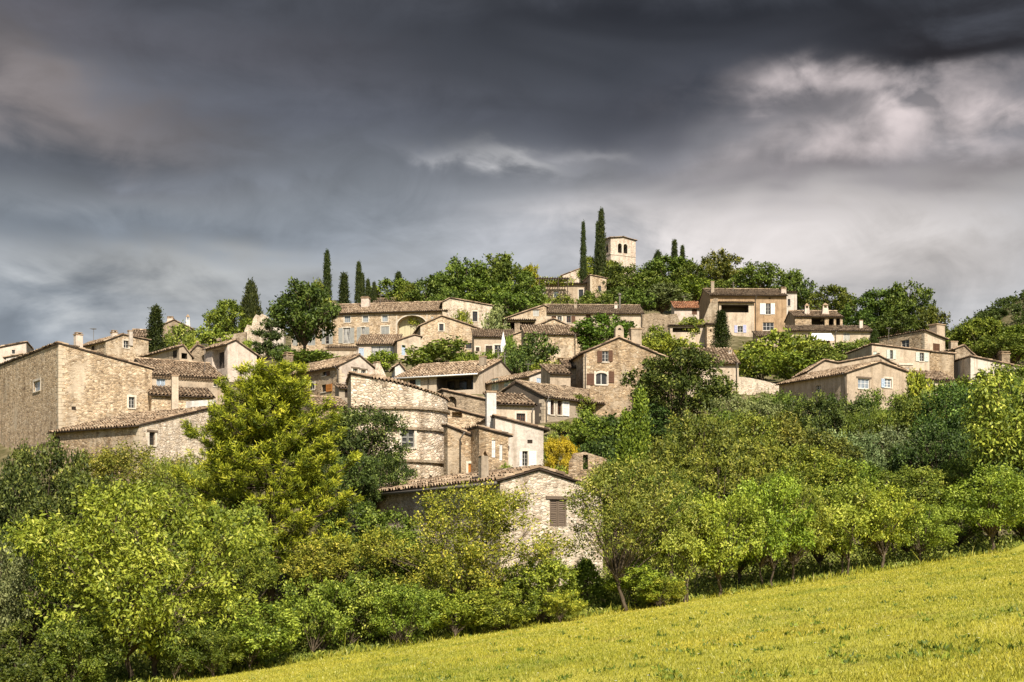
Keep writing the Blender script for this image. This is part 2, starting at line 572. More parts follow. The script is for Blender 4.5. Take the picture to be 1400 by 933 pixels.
def leafmat(name, stops, trans=0.10, gloss=0.02):
    """leaf colour: own tone per leaf, slow drift through the crown, tint from the object colour"""
    m, t = newmat(name)
    at = t.new('ShaderNodeAttribute', attribute_name='rnd')
    oi = t.new('ShaderNodeObjectInfo')
    geo = t.new('ShaderNodeNewGeometry')
    c = t.ramp(at.outputs['Fac'], stops)
    nz = t.noise(geo.outputs['Position'], 0.55, 4, 0.6)
    c = t.mix(0.8, c, t.ramp(nz, [(0.28, (0.55, 0.63, 0.62)), (0.5, (1, 1, 1)), (0.72, (1.14, 1.13, 1.02))]), 'MULTIPLY')
    c = t.mix(1.0, c, oi.outputs['Color'], 'MULTIPLY')
    d = t.new('ShaderNodeBsdfDiffuse', {'Color': c, 'Roughness': 0.4})
    tr = t.new('ShaderNodeBsdfTranslucent', {'Color': t.mix(1.0, c, (1.25, 1.12, 0.55), 'MULTIPLY')})
    mx = t.new('ShaderNodeMixShader', {0: trans, 1: d.outputs[0], 2: tr.outputs[0]})
    gl = t.new('ShaderNodeBsdfGlossy', {'Color': (0.9, 0.9, 0.85, 1), 'Roughness': 0.55})
    mg = t.new('ShaderNodeMixShader', {0: gloss, 1: mx.outputs[0], 2: gl.outputs[0]})
    t.new('ShaderNodeOutputMaterial', {'Surface': mg.outputs[0]})
    return m


leafmat('leaf_mid', [(0.0, (0.065, 0.092, 0.014)), (0.45, (0.184, 0.222, 0.033)), (0.8, (0.391, 0.413, 0.073)), (1.0, (0.511, 0.5, 0.132))])
leafmat('leaf_bright', [(0.0, (0.1, 0.142, 0.015)), (0.45, (0.286, 0.336, 0.036)), (0.8, (0.538, 0.572, 0.08)), (1.0, (0.61, 0.604, 0.146))])
leafmat('leaf_dark', [(0.0, (0.031, 0.047, 0.012)), (0.45, (0.083, 0.110, 0.024)), (0.85, (0.212, 0.242, 0.057)), (1.0, (0.401, 0.413, 0.118))])
leafmat('leaf_olive', [(0.0, (0.106, 0.127, 0.040)), (0.5, (0.248, 0.266, 0.088)), (1.0, (0.543, 0.543, 0.224))])
leafmat('leaf_yellow', [(0.0, (0.30, 0.24, 0.012)), (0.5, (0.56, 0.45, 0.022)), (1.0, (0.72, 0.60, 0.05))])
leafmat('needle', [(0.0, (0.050, 0.080, 0.012)), (0.45, (0.190, 0.242, 0.020)), (0.8, (0.44, 0.49, 0.045)), (1.0, (0.66, 0.67, 0.11))])
leafmat('cypress_leaf', [(0.0, (0.026, 0.038, 0.009)), (0.5, (0.056, 0.074, 0.015)), (0.9, (0.115, 0.130, 0.024)), (1.0, (0.18, 0.18, 0.035))], 0.08)
m, t = newmat('bark')
v, oi = coords(t)
c = t.ramp(t.noise(t.vmath('MULTIPLY', v, (6, 6, 1.5)), 1.6, 5, 0.7), [(0.3, (0.035, 0.026, 0.018)), (0.55, (0.12, 0.09, 0.06)), (0.8, (0.24, 0.19, 0.13))])
finish(t, c, 0.95, t.noise(t.vmath('MULTIPLY', v, (8, 8, 2)), 2.0, 4), 0.7, 0.04)

# meadow and hillside ground
m, t = newmat('meadow')
tc = t.new('ShaderNodeTexCoord')
v = tc.outputs['Object']
c = t.ramp(t.noise(v, 0.16, 5, 0.6), [(0.3, (0.34, 0.35, 0.045)), (0.5, (0.46, 0.43, 0.065)), (0.7, (0.54, 0.48, 0.10))])
c = t.mix(0.7, c, t.ramp(t.noise(v, 1.3, 6, 0.7), [(0.3, (0.62, 0.66, 0.6)), (0.5, (1, 1, 1)), (0.75, (1.2, 1.15, 1.1))]), 'MULTIPLY')
c = t.mix(0.6, c, t.ramp(t.noise(v, 16, 4, 0.7), [(0.3, 0.5), (0.6, 1.15)]), 'MULTIPLY')
earth = t.ramp(t.noise(v, 0.55, 6, 0.7), [(0.35, (0.05, 0.06, 0.014)), (0.48, (0.12, 0.10, 0.045)), (0.66, (0.24, 0.205, 0.11))])
at = t.new('ShaderNodeAttribute', attribute_name='lawn')
c = t.mix(at.outputs['Fac'], earth, c)
finish(t, c, 0.95, t.noise(v, 12, 4, 0.7), 0.6, 0.05)
m, t = newmat('grass')
at = t.new('ShaderNodeAttribute', attribute_name='rnd')
geo = t.new('ShaderNodeNewGeometry')
c = t.ramp(at.outputs['Fac'], [(0.0, (0.21, 0.225, 0.026)), (0.45, (0.455, 0.43, 0.055)), (0.85, (0.62, 0.57, 0.10)), (1.0, (0.70, 0.67, 0.26))])
c = t.mix(0.85, c, t.ramp(t.noise(geo.outputs['Position'], 0.20, 5, 0.62), [(0.32, (0.50, 0.64, 0.60)), (0.5, (1, 1, 1)), (0.68, (1.18, 1.08, 1.1))]), 'MULTIPLY')
bare = t.ramp(t.noise(geo.outputs['Position'], 0.55, 6, 0.7), [(0.58, 0.0), (0.68, 1.0)])
c = t.mix(t.math('MULTIPLY', bare, 0.6), c, (0.36, 0.30, 0.10))
c = t.mix(0.6, c, t.ramp(t.noise(geo.outputs['Position'], 1.6, 4, 0.62), [(0.3, 0.7), (0.7, 1.15)]), 'MULTIPLY')
d = t.new('ShaderNodeBsdfDiffuse', {'Color': c})
tr = t.new('ShaderNodeBsdfTranslucent', {'Color': c})
mx = t.new('ShaderNodeMixShader', {0: 0.35, 1: d.outputs[0], 2: tr.outputs[0]})
t.new('ShaderNodeOutputMaterial', {'Surface': mx.outputs[0]})
M = MATS

# ------------------------------------------------------------------ ground
xs = np.concatenate([np.linspace(-1500, -90, 24), np.linspace(-86, 110, 197), np.linspace(115, 1500, 24)])
ys = np.concatenate([np.linspace(-900, -25, 14), np.linspace(-20, 330, 281), np.linspace(345, 2500, 44)])
GX, GYY = np.meshgrid(xs, ys, indexing='ij')
ZZ = ground(GX, GYY)
rg = np.random.default_rng(3)
ZZ = ZZ + np.where(GYY > 62, 0.12, 0.0) * rg.normal(0, 1, ZZ.shape)
V = np.stack([GX, GYY, ZZ], -1).reshape(-1, 3)
nx_, ny_ = len(xs), len(ys)
i0 = (np.arange(nx_ - 1)[:, None] * ny_ + np.arange(ny_ - 1)[None, :]).ravel()
Fq = np.stack([i0, i0 + ny_, i0 + ny_ + 1, i0 + 1], 1)
me = np_mesh('ground', V, Fq, np.full(len(Fq), 0.5), M['meadow'], smooth=True)
la = me.attributes.new('lawn', 'FLOAT', 'POINT')
la.data.foreach_set('value', np.clip(1.0 - (V[:, 1] - np.clip(edge_y(V[:, 0]), 30, 90) - 0.5) / 2.0, 0, 1).astype(np.float32))
gr = link('ground', me)
tag(gr, 'sloping mown meadow running into the hillside below the village', 'ground', kind='structure')

# far wooded hill on the right
hx = np.linspace(60, 620, 90)
hy = np.linspace(420, 900, 60)
HX, HY = np.meshgrid(hx, hy, indexing='ij')


def far_hill(X, Y):
    hz = 137.0 * np.exp(-((X - 320) / 196.0) ** 2 - ((Y - 640) / 170.0) ** 2)
    return hz + 2.0 * np.sin(X * 0.06) * np.sin(Y * 0.05) + 4.0


HZ_ = far_hill(HX, HY)
V = np.stack([HX, HY, HZ_], -1).reshape(-1, 3)
i0 = (np.arange(len(hx) - 1)[:, None] * len(hy) + np.arange(len(hy) - 1)[None, :]).ravel()
Fq = np.stack([i0, i0 + len(hy), i0 + len(hy) + 1, i0 + 1], 1)
me = np_mesh('hill', V, Fq, np.full(len(Fq), 0.5), M['meadow'], smooth=True)
la = me.attributes.new('lawn', 'FLOAT', 'POINT')
hill = link('hill', me)
tag(hill, 'distant wooded hill to the right of the village', 'hill', kind='structure')

# ------------------------------------------------------------------ house builder
RNG = np.random.default_rng(7)


def tile_sheet(O, e, s, Le, Ls, pitch=0.29, course=0.42, r=0.105, seed=0):
    """canal-tile covering: rows of overlapping barrel tiles. O = low corner, e along the eave, s up the slope"""
    rng = np.random.default_rng(seed)
    O, e, s = np.array(O, float), np.array(e, float), np.array(s, float)
    n = np.cross(e, s)
    if n[2] < 0:
        n = -n
    nu, nv = max(1, int(round(Le / pitch))), max(1, int(round(Ls / course)))
    pu, pv = Le / nu, Ls / nv
    prof = np.array([(0.0, 0.0), (0.10, 0.75), (0.33, 1.0), (0.56, 0.75), (0.66, 0.0), (1.0, -0.12)])
    I, J = np.meshgrid(np.arange(nu), np.arange(nv), indexing='ij')
    I, J = I.ravel(), J.ravel()
    k = len(I)
    ju = rng.normal(0, 0.012, k)
    jh = rng.normal(0, 0.012, k)
    jv = rng.normal(0, 0.025, k)
    sag = 0.05 * np.sin(I * pu * 0.9 + seed) * np.sin(J / max(nv, 1) * 3.1)
    V = np.zeros((k, 2, 6, 3))
    for end in (0, 1):
        vv = (J + end) * pv + (0.06 if end else 0.0) + jv
        lift = (0.035 if end == 0 else 0.0) + jh + sag
        for q, (a, h) in enumerate(prof):
            uu = (I + a) * pu + ju
            hh = h * r * (1.0 if end == 0 else 0.85) + (lift if q in (1, 2, 3) else lift * 0.5)
            V[:, end, q] = O + uu[:, None] * e + vv[:, None] * s + hh[:, None] * n
    base = np.arange(k)[:, None] * 12
    Fs = []
    for q in range(5):
        Fs.append(base + np.array([q, q + 1, q + 7, q + 6]))
    Fq = np.stack(Fs, 1).reshape(-1, 4)
    rnd = np.clip(rng.beta(2, 2, k) + rng.normal(0, 0.05, k), 0, 1)
    rr = np.repeat(rnd, 5)
    rr[4::5] *= 0.15
    rr[0::5] *= 0.8
    return V.reshape(-1, 3), Fq, rr


class Parts:
    """collects sheets and slabs of one roof and makes one mesh"""
    def __init__(s):
        s.V, s.F, s.R, s.Mi, s.n = [], [], [], [], 0

    def add(s, V, Fq, R, mi=0):
        s.V.append(V)
        s.F.append(Fq + s.n)
        s.R.append(R)
        s.Mi.append(np.full(len(Fq), mi))
        s.n += len(V)

    def slab(s, O, e, sl, Le, Ls, n, top, bot, mi=1):
        O, e, sl, n = (np.array(a, float) for a in (O, e, sl, n))
        V = []
        for h in (bot, top):
            for (a, b) in ((0, 0), (Le, 0), (Le, Ls), (0, Ls)):
                V.append(O + a * e + b * sl + h * n)
        Fq = np.array([[0, 3, 2, 1], [4, 5, 6, 7], [0, 1, 5, 4], [1, 2, 6, 5], [2, 3, 7, 6], [3, 0, 4, 7]])
        s.add(np.array(V), Fq, np.full(6, 0.4), mi)

    def ridge(s, A, B, r=0.11, seed=0):
        A, B = np.array(A, float), np.array(B, float)
        d = B - A
        L = np.linalg.norm(d)
        d = d / L
        sd = np.array([-d[1], d[0], 0])
        nn = max(1, int(L / 0.4))
        rng = np.random.default_rng(seed + 5)
        for i in range(nn):
            a = A + d * (i * L / nn)
            b = A + d * ((i + 1) * L / nn + 0.04)
            jz = rng.normal(0, 0.015)
            V = []
            for p, rr in ((a, r * 1.1), (b, r * 0.92)):
                for th in np.linspace(-0.2, math.pi + 0.2, 6):
                    V.append(p + sd * rr * math.cos(th) + np.array([0, 0, rr * math.sin(th) + jz]))
            Fq = np.array([[q, q + 1, q + 7, q + 6] for q in range(5)])
            s.add(np.array(V), Fq, np.full(5, rng.uniform(0.2, 0.9)), 0)

    def build(s, name, mats, parent):
        me = np_mesh(name, np.concatenate(s.V), np.concatenate(s.F), np.concatenate(s.R), mats, midx=np.concatenate(s.Mi))
        return link(name, me, parent)


def W(face, x0, y0, x1, y1, **k):
    return dict(t='win', f=face, r=(x0, y0, x1, y1), **k)


def S(face, x0, y0, x1, y1, mat='paint_grey'):
    return dict(t='shut', f=face, r=(x0, y0, x1, y1), mat=mat)


def CS(face, x0, y0, x1, y1, mat='paint_grey', **k):
    return dict(t='closed', f=face, r=(x0, y0, x1, y1), mat=mat, **k)


def G(face, x0, y0, x1, y1, depth=2.2, **k):
    return dict(t='open', f=face, r=(x0, y0, x1, y1), depth=depth, **k)


def DP(face, x, y0, y1):
    return dict(t='pipe', f=face, r=(x, y0, x, y1))


def BAND(face, x0, x1, y, h=0.1, mat='stone_grey'):
    return dict(t='band', f=face, r=(x0, y, x1, y), h=h, mat=mat)


def CH(x, ytop, ybot, wpx, kind='box', mat='stone_grey', dd=2.0):
    return dict(x=x, y0=ytop, y1=ybot, w=wpx, kind=kind, mat=mat, dd=dd)


def chimney_mesh(mb, c, z0, z1, w, kind, rot=0):
    H = z1 - z0
    d = w * 0.8
    if kind == 'box':
        mb.frustum(c, z0, z1 - 0.30, w, d, w * 0.96, d * 0.96, 0)
        mb.frustum(c, z1 - 0.297, z1 - 0.20, w * 1.14, d * 1.14, w * 1.14, d * 1.14, 1)
        for k in (-1, 1):
            mb.frustum((c[0] + k * w * 0.3, c[1]), z1 - 0.197, z1 - 0.06, w * 0.16, d * 0.8, w * 0.16, d * 0.8, 0)
        mb.frustum(c, z1 - 0.057, z1, w * 1.05, d * 1.05, w * 0.9, d * 0.9, 1)
    elif kind == 'plain':
        mb.frustum(c, z0, z1 - 0.12, w, d, w * 0.97, d * 0.97, 0)
        mb.frustum(c, z1 - 0.117, z1, w * 1.12, d * 1.12, w * 1.1, d * 1.1, 1)
    elif kind == 'cone':
        mb.frustum(c, z0, z0 + H * 0.72, w * 1.15, d * 1.15, w * 0.72, d * 0.72, 0)
        for kx in (-1, 1):
            mb.frustum((c[0] + kx * w * 0.26, c[1]), z0 + H * 0.72 + 0.003, z0 + H * 0.86, w * 0.14, d * 0.6, w * 0.14, d * 0.6, 0)
        mb.frustum(c, z0 + H * 0.86 + 0.003, z1, w * 0.82, d * 0.82, w * 0.1, d * 0.2, 1)
    elif kind == 'tile':            # plastered stack under two leaning tiles
        zt = z1 - w * 0.75
        mb.frustum(c, z0, zt, w, d, w * 0.80, d * 0.8, 0)
        for k in (-1, 1):
            a0, a1 = c[0] + k * w * 0.46, c[0] + k * 0.015
            y0, y1 = c[1] - d * 0.45, c[1] + d * 0.45
            th = 0.05
            mb.face([(a0, y0, zt), (a0, y1, zt), (a1, y1, z1), (a1, y0, z1)], 1)
            mb.face([(a0 - k * th, y0, zt), (a0 - k * th, y1, zt), (a1, y1, z1 - th * 2), (a1, y0, z1 - th * 2)], 1)
            mb.face([(a0, y0, zt), (a1, y0, z1), (a1, y0, z1 - th * 2), (a0 - k * th, y0, zt)], 1)
    elif kind == 'arch':            # stack with a rounded, open top
        zt = z1 - w * 0.55
        mb.frustum(c, z0, zt, w, d, w * 0.95, d * 0.95, 0)
        n = 10
        for k in range(n):
            t0, t1 = math.pi * k / n, math.pi * (k + 1) / n
            for (ya, yb) in ((c[1] - d / 2, c[1] + d / 2),):
                o0, o1 = (c[0] + w * 0.47 * math.cos(t0), zt + w * 0.55 * math.sin(t0)), (c[0] + w * 0.47 * math.cos(t1), zt + w * 0.55 * math.sin(t1))
                i0, i1 = (c[0] + w * 0.2 * math.cos(t0), zt + w * 0.22 * math.sin(t0)), (c[0] + w * 0.2 * math.cos(t1), zt + w * 0.22 * math.sin(t1))
                mb.face([(o0[0], ya, o0[1]), (o1[0], ya, o1[1]), (i1[0], ya, i1[1]), (i0[0], ya, i0[1])], 0)
                mb.face([(o0[0], yb, o0[1]), (o1[0], yb, o1[1]), (i1[0], yb, i1[1]), (i0[0], yb, i0[1])], 0)
                mb.face([(o0[0], ya, o0[1]), (o1[0], ya, o1[1]), (o1[0], yb, o1[1]), (o0[0], yb, o0[1])], 0)
                mb.face([(i0[0], ya, i0[1]), (i1[0], ya, i1[1]), (i1[0], yb, i1[1]), (i0[0], yb, i0[1])], 2)
    elif kind == 'house':           # big stack narrowing to a little gabled top
        mb.frustum(c, z0, z0 + H * 0.55, w, d, w * 0.95, d * 0.95, 0)
        mb.frustum(c, z0 + H * 0.55, z1 - 0.1, w * 0.95, d * 0.95, w * 0.22, d * 0.5, 0)
        mb.frustum(c, z1 - 0.097, z1, w * 0.3, d * 0.6, w * 0.28, d * 0.55, 1)


HOUSES = {}
_seed = [0]


def house(name, label, cx, D, th, eave, base, prof, R=None, L=None, mat='stone_warm', matL=None, roof='tile_old', feats=(), chims=(),
          cat='house', oh=0.28, cornice=False, gutter=None, quoin=False, group=None, sink=3.0, verge=0.12):
    _seed[0] += 1
    sd = _seed[0]
    th = math.radians(th)
    ct, st = math.cos(th), math.sin(th)
    Xc = (cx - 700) / F * D
    zb = gz(Xc, D)
    zbase = min(zb, (HZ - base) / F * D)
    ze = (HZ - eave) / F * D
    root = empty(name, (Xc, D, zbase), th)
    tag(root, label, cat, group)

    def onR(px, py):
        u = (px - 700) / F
        s = (u * D - Xc) / (ct - u * st)
        return s, (HZ - py) / F * (D + s * st) - zbase

    def onL(px, py):
        u = (px - 700) / F
        s = (u * D - Xc) / (-st - u * ct)
        return s, (HZ - py) / F * (D + s * ct) - zbase

    fn = {'R': onR, 'L': onL}
    kind, pts = prof
    if kind in 'RL':
        pl = [fn[kind](*p) for p in pts]
        pl[0] = (0.0, pl[0][1])
    else:
        pl = [(s, ze - zbase + dz_) for s, dz_ in pts]
    axis = kind[0]                 # the face that carries the profile

    def ext(v, f):
        if isinstance(v, tuple):
            return v[1]
        return fn[f](v, HZ)[0] if v is not None else None
    A = pl[-1][0] if axis == 'R' else ext(R, 'R')
    B = pl[-1][0] if axis == 'L' else ext(L, 'L')
    if A is None:
        A = 5.0
    if B is None:
        B = 6.0
    zlo = -sink

    def outline(f):
        """top of the wall on a face as (s, z) points, s from 0 to its length"""
        if f == axis:
            return pl, pl[-1][0]
        ln = B if f == 'L' else A
        return [(0, pl[0][1]), (ln, pl[0][1])], ln

    def fmap(f):
        if f == 'R':
            return lambda p: (p[0], -p[2], p[1])
        return lambda p: (-p[2], p[0], p[1])

    wall = MB()
    roofp = Parts()
    adds = []
    for f in 'RL':
        top, ln = outline(f)
        holes = []
        for ft in feats:
            if ft['f'] != f or ft['t'] not in ('win', 'closed', 'open'):
                continue
            x0, y0, x1, y1 = ft['r']
            xs, ys = ((x0, x1) if f == 'R' else (x1, x0)), (y0, y1)
            s0, s1 = fn[f](xs[0], y1)[0], fn[f](xs[1], y1)[0]
            xm = (x0 + x1) / 2
            z0, z1 = fn[f](xm, y1)[1], fn[f](xm, y0)[1]
            s0, s1 = max(s0, 0.08), min(s1, ln - 0.08)
            if s1 - s0 > 0.1:
                holes.append((s0, s1, z0, z1, ft))
        bm = bmesh.new()
        poly = [(0, zlo), (ln, zlo)] + [(s, z) for s, z in reversed(top)]
        vs_ = [bm.verts.new((s, z, 0)) for s, z in poly]
        bm.faces.new(vs_)
        for (s0, s1, z0, z1, ft) in holes:
            for co, no in (((s0, 0, 0), (1, 0, 0)), ((s1, 0, 0), (1, 0, 0)), ((0, z0, 0), (0, 1, 0)), ((0, z1, 0), (0, 1, 0))):
                g = list(bm.verts) + list(bm.edges) + list(bm.faces)
                bmesh.ops.bisect_plane(bm, geom=g, plane_co=co, plane_no=no, dist=1e-5)
        T = fmap(f)
        mi = 0 if (f == 'R' or not matL) else 1
        wall.T = T
        for fc in bm.faces:
            c = fc.calc_center_median()
            if any(s0 < c.x < s1 and z0 < c.y < z1 for (s0, s1, z0, z1, _) in holes):
                continue
            wall.face([(v.co.x, v.co.y, 0) for v in fc.verts], mi)
        bm.free()
        for (s0, s1, z0, z1, ft) in holes:
            dep = ft.get('depth', 0.2) if ft['t'] == 'open' else 0.2
            wi = mi
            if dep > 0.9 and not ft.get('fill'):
                mi = 2  # shade inside deep openings is put into the wall colour
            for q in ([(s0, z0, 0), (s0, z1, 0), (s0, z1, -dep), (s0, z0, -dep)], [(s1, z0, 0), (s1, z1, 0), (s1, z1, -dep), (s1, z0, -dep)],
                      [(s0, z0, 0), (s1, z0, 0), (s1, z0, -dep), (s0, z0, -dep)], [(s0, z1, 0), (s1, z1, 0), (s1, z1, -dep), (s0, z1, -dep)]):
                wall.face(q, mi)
            if ft['t'] == 'open':
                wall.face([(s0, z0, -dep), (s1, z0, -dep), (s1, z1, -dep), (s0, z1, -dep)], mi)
            mi = wi
            if ft.get('arch'):
                wd = s1 - s0
                rise = min((z1 - z0) * 0.45, wd / 2 if ft.get('arch') == 1 else wd * 0.22)
                cxx, czz = (s0 + s1) / 2, z1 - rise
                N = 12
                arc = [(cxx + wd / 2 * math.cos(math.pi * k / N), czz + rise * math.sin(math.pi * k / N)) for k in range(N + 1)]
                for k in range(N):
                    a, b = arc[k], arc[k + 1]
                    cr = (s1, z1) if k < N / 2 else (s0, z1)
                    wall.face([(a[0], a[1], 0.001), (b[0], b[1], 0.001), (cr[0], cr[1], 0.001)], mi)
                    wall.face([(a[0], a[1], 0.001), (b[0], b[1], 0.001), (b[0], b[1], -dep), (a[0], a[1], -dep)], mi)
                wall.face([(s0, z1, 0.001), (s1, z1, 0.001), (cxx, z1, 0.001)], mi) if False else None
                if ft.get('sur'):
                    ar = MB()
                    ar.T = T
                    for k in range(N):
                        a, b = arc[k], arc[k + 1]
                        o = lambda p: (cxx + (p[0] - cxx) * (1 + 0.3 / wd), czz + (p[1] - czz) * (1 + 0.18 / max(rise, 0.1)))
                        oa, ob = o(a), o(b)
                        ar.face([(a[0], a[1], 0.03), (b[0], b[1], 0.03), (*ob, 0.03), (*oa, 0.03)])
                        ar.face([(*oa, 0.03), (*ob, 0.03), (*ob, 0.0), (*oa, 0.0)])
                        ar.face([(a[0], a[1], 0.03), (b[0], b[1], 0.03), (b[0], b[1], -0.1), (a[0], a[1], -0.1)])
                    adds.append((ar, 'arch_surround', M['surround']))
            adds.append((f, (s0, s1, z0, z1), ft, T))
            mi = wi
    wall.T = None
    # the two far walls
    zf = lambda s: np.interp(s, [p[0] for p in pl], [p[1] for p in pl])
    if axis == 'R':
        wall.face([(A, 0, zlo), (A, B, zlo), (A, B, pl[-1][1]), (A, 0, pl[-1][1])])
        wall.face([(0, B, zlo), (A, B, zlo)] + [(s, B, z) for s, z in reversed(pl)])
    else:
        wall.face([(0, B, zlo), (A, B, zlo), (A, B, pl[-1][1]), (0, B, pl[-1][1])])
        wall.face([(A, 0, zlo), (A, B, zlo)] + [(A, s, z) for s, z in reversed(pl)])
    wall.build('wall', [M[mat], M[matL or mat], M['plaster_dark_and_shade']], root)
    # ---- roof
    ex0, ex1 = -verge, (B if axis == 'R' else A) + verge
    roofobj = None
    if roof:
        for i in range(len(pl) - 1):
            (sa, za), (sb, zb_) = pl[i], pl[i + 1]
            up = 1 if zb_ >= za else -1
            lo, hi = ((sa, za), (sb, zb_)) if up > 0 else ((sb, zb_), (sa, za))
            outer = (i == 0 and up > 0) or (i == len(pl) - 2 and up < 0)
            outer_hi = (i == 0 and up < 0) or (i == len(pl) - 2 and up > 0)
            L_ = math.hypot(hi[0] - lo[0], hi[1] - lo[1])
            if L_ < 0.05:
                continue
            d = ((hi[0] - lo[0]) / L_, (hi[1] - lo[1]) / L_)
            ovl = oh if outer else 0.0
            ovh = 0.1 if outer_hi else 0.0
            lo2 = (lo[0] - d[0] * ovl, lo[1] - d[1] * ovl)
            Ls = L_ + ovl + ovh
            if axis == 'R':
                O = (lo2[0], ex0, lo2[1] + 0.03)
                e, s_ = (0, 1, 0), (d[0], 0, d[1])
            else:
                O = (ex0, lo2[0], lo2[1] + 0.03)
                e, s_ = (1, 0, 0), (0, d[0], d[1])
            n = np.cross(e, s_)
            n = n if n[2] > 0 else -n
            Vt, Ft, Rt = tile_sheet(np.array(O) + n * 0.09, e, s_, ex1 - ex0, Ls, seed=sd * 7 + i)
            roofp.add(Vt, Ft, Rt, 0)
            roofp.slab(np.array(O), e, s_, ex1 - ex0, Ls, n, 0.075, 0.0, 1)
            if i < len(pl) - 2 and (pl[i + 1][1] > za) and (pl[i + 2][1] < pl[i + 1][1]):
                rz = pl[i + 1][1] + 0.16
                if axis == 'R':
                    roofp.ridge((pl[i + 1][0], ex0, rz), (pl[i + 1][0], ex1, rz), seed=sd)
                else:
                    roofp.ridge((ex0, pl[i + 1][0], rz), (ex1, pl[i + 1][0], rz), seed=sd)
        roofobj = roofp.build('roof', [M[roof], M['wood_dark']], root)
    # ---- eave trim on the visible eave face
    ef = 'L' if axis == 'R' else 'R'
    eln = B if axis == 'R' else A
    zcor = pl[0][1]
    is_eave = roof and pl[1][1] >= pl[0][1]
    if cornice and is_eave:
        cb = MB()
        cb.T = fmap(ef)
        for k, (pr, h0, h1) in enumerate(((0.10, -0.30, -0.19), (0.19, -0.187, -0.08), (0.26, -0.077, 0.02))):
            nn = int(eln / 0.24)
            for q in range(nn):
                a = q * eln / nn
                cb.box(a + 0.012, a + eln / nn * 0.80, h0 + zcor, h1 + zcor, 0.004, pr)
        cb.T = None
        cb.build('cornice', M['tile_old'], root)
    if gutter and is_eave:
        gb = MB()
        gb.T = fmap(ef)
        gb.tube([(-0.1, zcor - 0.08, oh + 0.05), (eln + 0.1, zcor - 0.10, oh + 0.05)], 0.075, 8)
        gb.build('gutter', M[gutter], root, smooth=True)
    if quoin:
        qb = MB()
        zq, k = max(-1.0, zlo), 0
        rq = np.random.default_rng(sd)
        while zq < pl[0][1] - 0.35:
            hq = rq.uniform(0.22, 0.34)
            a_, b_ = (0.55, 0.30) if k % 2 else (0.30, 0.52)
            qb.box(-0.022, a_ * rq.uniform(.8, 1.1), -0.022, b_ * rq.uniform(.8, 1.1), zq, zq + hq - 0.02)
            zq += hq
            k += 1
        qb.build('quoins', M['quoin'], root)
    # ---- fittings
    for a in adds:
        if len(a) == 3:
            a[0].build(a[1], a[2], root)
            continue
        f, (s0, s1, z0, z1), ft, T = a
        fr = M[ft.get('fr', 'paint_palegrey')]
        if ft.get('sur'):
            sb = MB()
            sb.T = T
            q = 0.15
            sb.box(s0 - q, s0, z0 - 0.001, z1 + q, -0.02, 0.025)
            sb.box(s1, s1 + q, z0 - 0.001, z1 + q, -0.02, 0.025)
            if not ft.get('arch'):
                sb.box(s0 + 0.001, s1 - 0.001, z1 + 0.001, z1 + q + 0.02, -0.02, 0.028)
            sb.build('window_surround', M['surround'], root)
        if ft.get('lintel'):
            lb = MB()
            lb.T = T
            lb.box(s0 - 0.2, s1 + 0.2, z1 + 0.002, z1 + 0.14, -0.02, 0.06)
            lb.build('lintel', M['wood_grey'], root)
        if ft['t'] == 'win':
            wb = MB()
            wb.T = T
            nx, nz_ = ft.get('nx', 2), ft.get('nz', 3)
            t_ = min(0.05, (s1 - s0) * 0.06)
            wb.box(s0, s1, z0, z0 + t_, -0.17, -0.11)
            wb.box(s0, s1, z1 - t_, z1, -0.17, -0.11)
            wb.box(s0, s0 + t_, z0 + t_, z1 - t_, -0.168, -0.112)
            wb.box(s1 - t_, s1, z0 + t_, z1 - t_, -0.168, -0.112)
            for k in range(1, nx):
                x = s0 + (s1 - s0) * k / nx
                h = t_ * (0.75 if k * 2 == nx else 0.4)
                wb.box(x - h, x + h, z0 + t_, z1 - t_, -0.164, -0.116)
            for k in range(1, nz_):
                z = z0 + (z1 - z0) * k / nz_
                wb.box(s0 + t_, s1 - t_, z - t_ * 0.3, z + t_ * 0.3, -0.160, -0.120)
            wo = wb.build('window', fr, root)
            pb = MB()
            pb.T = T
            pb.face([(s0, z0, -0.15), (s1, z0, -0.15), (s1, z1, -0.15), (s0, z1, -0.15)])
            pb.build('pane', M[ft.get('pane', 'glass')], wo)
            lb = MB()
            lb.T = T
            lb.box(s0 - 0.08, s1 + 0.08, z0 - 0.09, z0 - 0.003, -0.10, 0.07)
            lb.build('sill', M['surround'], wo)
        elif ft['t'] == 'closed':
            mid = (s0 + s1) / 2
            for (a0, a1) in ((s0 + 0.01, mid - 0.008), (mid + 0.008, s1 - 0.01)):
                hb = MB()
                hb.T = T
                shutter_mesh(hb, a0, a1, z0 + 0.02, z1 - 0.02, -0.08, -0.035)
                hb.build('shutter', M[ft['mat']], root)
        elif ft['t'] == 'open' and ft.get('fill'):
            fb = MB()
            fb.T = T
            dep = ft['depth']
            n = 5
            for k in range(n):
                a0, a1 = s0 + (s1 - s0) * k / n + 0.03, s0 + (s1 - s0) * (k + 1) / n - 0.03
                fb.box(a0, a1, z0, z1 - 0.02, -dep + 0.02, -dep + 0.08)
            fb.build('panel_screen', M[ft['fill']], root)
        elif ft['t'] == 'open' and ft.get('glazed'):
            n = ft['glazed']
            dep = ft['depth']
